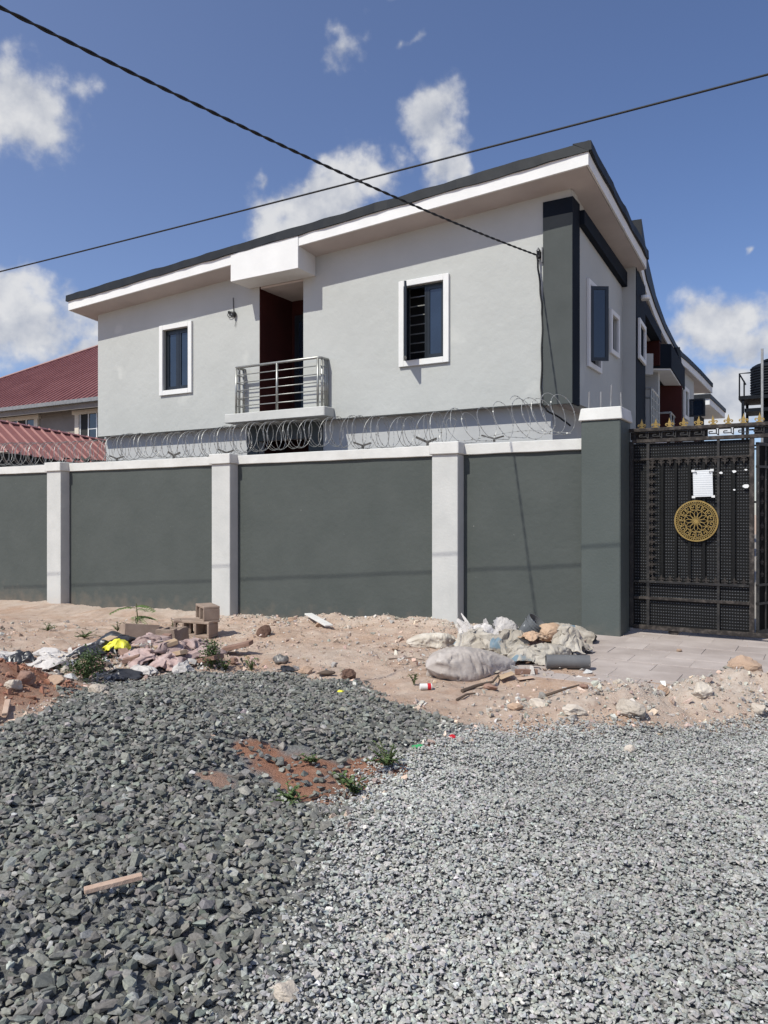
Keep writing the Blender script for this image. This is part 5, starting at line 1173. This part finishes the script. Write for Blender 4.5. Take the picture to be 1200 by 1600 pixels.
rag('yellow_wrapper', 'tiny yellow wrapper on the dark gravel slope', 'wrapper', g(-.38, 6.6, .04), (.05, .05), .4, 'yellow', 102, .02, n=8)

# countless small flakes of paper, brick and plastic round both heaps
lx = np.concatenate([RNG.normal(-2.4, .35, 500), RNG.normal(-2.9, .75, 1100), RNG.normal(1.4, .5, 420)]); ly = np.concatenate([RNG.normal(7.9, .3, 500), RNG.normal(7.8, .42, 1100), RNG.normal(8.3, .55, 420)])
ok = (sdist(lx, ly, BIG) < 0) & (B_ * lx + A_ * ly < 9.9); lx, ly = lx[ok], ly[ok]; nl = len(lx)
pal = np.array([(.55, .51, .47), (.44, .31, .28), (.36, .25, .18), (.62, .60, .57), (.05, .05, .055), (.22, .12, .09), (.47, .40, .33), (.18, .24, .28)]); lc = pal[RNG.choice(8, nl, p=[.2, .2, .14, .14, .1, .1, .09, .03])] * RNG.uniform(.75, 1.15, (nl, 1))
FP = [proto(7, .12, 400 + k) for k in range(6)] + [proto(8, .35, 420 + k) for k in range(4)]
stone_mesh('litter', np.c_[lx, ly, H(lx, ly) + RNG.uniform(0, .05, nl) + .09 * gs(lx + 2.4, .35, ly - 7.95, .3)], np.clip(RNG.lognormal(math.log(.024), .6, nl), .008, .10), lc, FP, .6, M['crumb'])

# ---------------------------------------------------------------- weeds
def shrub(name, label, x, y, rx, rz_, n, leaf, seed):
    rg = random.Random(seed); e = wthing(name, label, 'shrub', g(x, y)); st, lf = MB(), MB()
    for k in range(16):
        a = rg.uniform(0, 6.28); r_ = rx * rg.uniform(.1, .7); st.tube([(0, 0, 0), (math.cos(a) * r_ * .5, math.sin(a) * r_ * .5, rz_ * .8), (math.cos(a) * r_, math.sin(a) * r_, rz_ * rg.uniform(1.1, 1.9))], [.006, .004, .002], 4)
    cl = [(Vector((rg.gauss(0, .5), rg.gauss(0, .5), rg.uniform(.25, 1.9))), rg.uniform(.25, .45)) for k in range(15)]
    for k in range(n):
        c, r_ = rg.choice(cl); p = c + Vector((rg.gauss(0, r_), rg.gauss(0, r_), rg.gauss(0, r_))) ; p = Vector((p.x * rx, p.y * rx, max(p.z, .03) * rz_))
        d_ = Vector((rg.uniform(-1, 1), rg.uniform(-1, 1), rg.uniform(-.4, .9))).normalized(); l_ = leaf * rg.uniform(.6, 1.3); sd_ = d_.cross(Vector((rg.uniform(-.4, .4), rg.uniform(-.4, .4), 1))).normalized() * l_ * .3; u_ = sd_.cross(d_).normalized() * l_ * .1
        lf.add([p, p + d_ * l_ * .45 + sd_ + u_, p + d_ * l_, p + d_ * l_ * .45 - sd_ + u_, p + d_ * l_ * .5 - u_], [(0, 1, 4), (1, 2, 4), (2, 3, 4), (3, 0, 4)])
    st.build('stems', M['stalk'], e); lf.build('leaves', M['leaf'], e); return e
def weed(name, label, x, y, h, spread, n, leaf=.05, dens=10, seed=0, cat='weed', dz=0, grp=None, up=.7):
    rg = random.Random(seed); e = wthing(name, label, cat, g(x, y, dz), 0, grp); st, lf = MB(), MB()
    for k in range(n):
        a = rg.uniform(0, 6.28); r_ = spread * rg.uniform(.2, 1); hh_ = h * rg.uniform(up, 1)
        P = [Vector((math.cos(a) * r_ * f ** 1.3, math.sin(a) * r_ * f ** 1.3, hh_ * (f ** .8))) for f in (0, .35, .7, 1)]
        st.tube(P, [.006, .005, .004, .002], 4)
        for j in range(dens):
            f = rg.uniform(.15, 1); i = min(int(f * 3), 2); p = P[i].lerp(P[i + 1], f * 3 - i)
            b_ = rg.uniform(0, 6.28); d_ = Vector((math.cos(b_), math.sin(b_), rg.uniform(-.3, .6))).normalized(); l_ = leaf * rg.uniform(.6, 1.3); sd_ = d_.cross(Vector((0, 0, 1))).normalized() * l_ * .26; u_ = sd_.cross(d_).normalized() * l_ * .08
            lf.add([p, p + d_ * l_ * .45 + sd_ + u_, p + d_ * l_, p + d_ * l_ * .45 - sd_ + u_, p + d_ * l_ * .5 - u_], [(0, 1, 4), (1, 2, 4), (2, 3, 4), (3, 0, 4)])
    st.build('stems', M['stalk'], e); lf.build('leaves', M['leaf'], e); return e
shrub('leafy_shrub', 'small leafy shrub at the corner of the dark gravel heap', -2.72, 6.90, .125, .125, 1100, .028, 1)
shrub('leafy_shrub', 'small round leafy bush at the right of the rubbish heap', -1.78, 7.78, .085, .125, 620, .028, 2)
sp = wthing('sapling', 'tall young sapling with feathery leaves standing before the wall', 'sapling', g(-3.75, 11.4), 0); st, lf = MB(), MB()
rg = random.Random(4); st.tube([(0, 0, 0), (.03, 0, .2), (.01, 0, .42)], [.012, .009, .005], 5)
for k in range(9):
    a = rg.uniform(0, 6.28); z0 = rg.uniform(.16, .42); L_ = rg.uniform(.26, .42); P = [Vector((math.cos(a) * L_ * f, math.sin(a) * L_ * f, z0 + .14 * f - .18 * f * f)) for f in (0, .33, .66, 1)]
    st.tube(P, .005, 4)
    for j in range(9):
        f = .2 + .8 * j / 8; i = min(int(f * 3), 2); p = P[i].lerp(P[i + 1], f * 3 - i)
        for sg in (-1, 1):
            d_ = Vector((math.cos(a + sg * 1.1), math.sin(a + sg * 1.1), -.15)); sd_ = Vector((math.cos(a), math.sin(a), 0)) * .024; l_ = .085
            lf.add([p, p + d_ * l_ * .5 + sd_, p + d_ * l_, p + d_ * l_ * .5 - sd_], [(0, 1, 2, 3)])
st.build('stems', M['stalk'], sp); lf.build('leaves', M['sapling'], sp)
WD = [(-4.9, 11.0, .10, .20, 10, 'low weed patch near the left wall panel'), (-4.05, 10.2, .09, .24, 14, 'low weed patch on bare soil left of the blocks'), (-3.65, 10.05, .09, .24, 14, 'low creeping weed close to the tilted block'), (-2.95, 10.6, .22, .14, 8, 'thin weed beside the lying hollow block'), (-3.9, 11.05, .16, .12, 7, 'sparse weed stalks left of the sapling'), (-1.36, 7.75, .16, .10, 8, 'dry weed tuft at the rim of the dark gravel'), (-1.62, 7.72, .14, .08, 7, 'small weed tuft near the round bush'), (-.16, 4.2, .14, .14, 12, 'green weed in the red soil patch between the gravels'), (.02, 4.6, .15, .18, 14, 'dark green weed at the border of the fine chippings'), (-.50, 4.05, .08, .16, 10, 'low weed at the lower edge of the red soil patch'), (-.42, 4.5, .06, .10, 6, 'tiny weed inside the red soil patch'), (.28, 7.0, .16, .06, 5, 'lone grass stalk right of the gravel rim')]
for k, (x, y, h, sp_, n, lb) in enumerate(WD): weed('low_weed', lb, x, y, h, sp_, n, .032, 9, 20 + k, up=.4, dz=.01)
ds_ = wthing('dead_shrub', 'bare dead twiggy shrub at the left edge of the rubbish', 'shrub', g(-4.45, 8.2), 0); b = MB(); rg = random.Random(9)
for k in range(12):
    a = rg.uniform(0, 6.28); L_ = rg.uniform(.15, .42); b.tube([(0, 0, 0), (math.cos(a) * L_ * .4, math.sin(a) * L_ * .3, .16 * rg.uniform(.4, 1)), (math.cos(a) * L_, math.sin(a) * L_ * .5, .34 * rg.uniform(.3, 1))], [.010, .007, .003], 4)
b.build('branches', M['twig'], ds_)
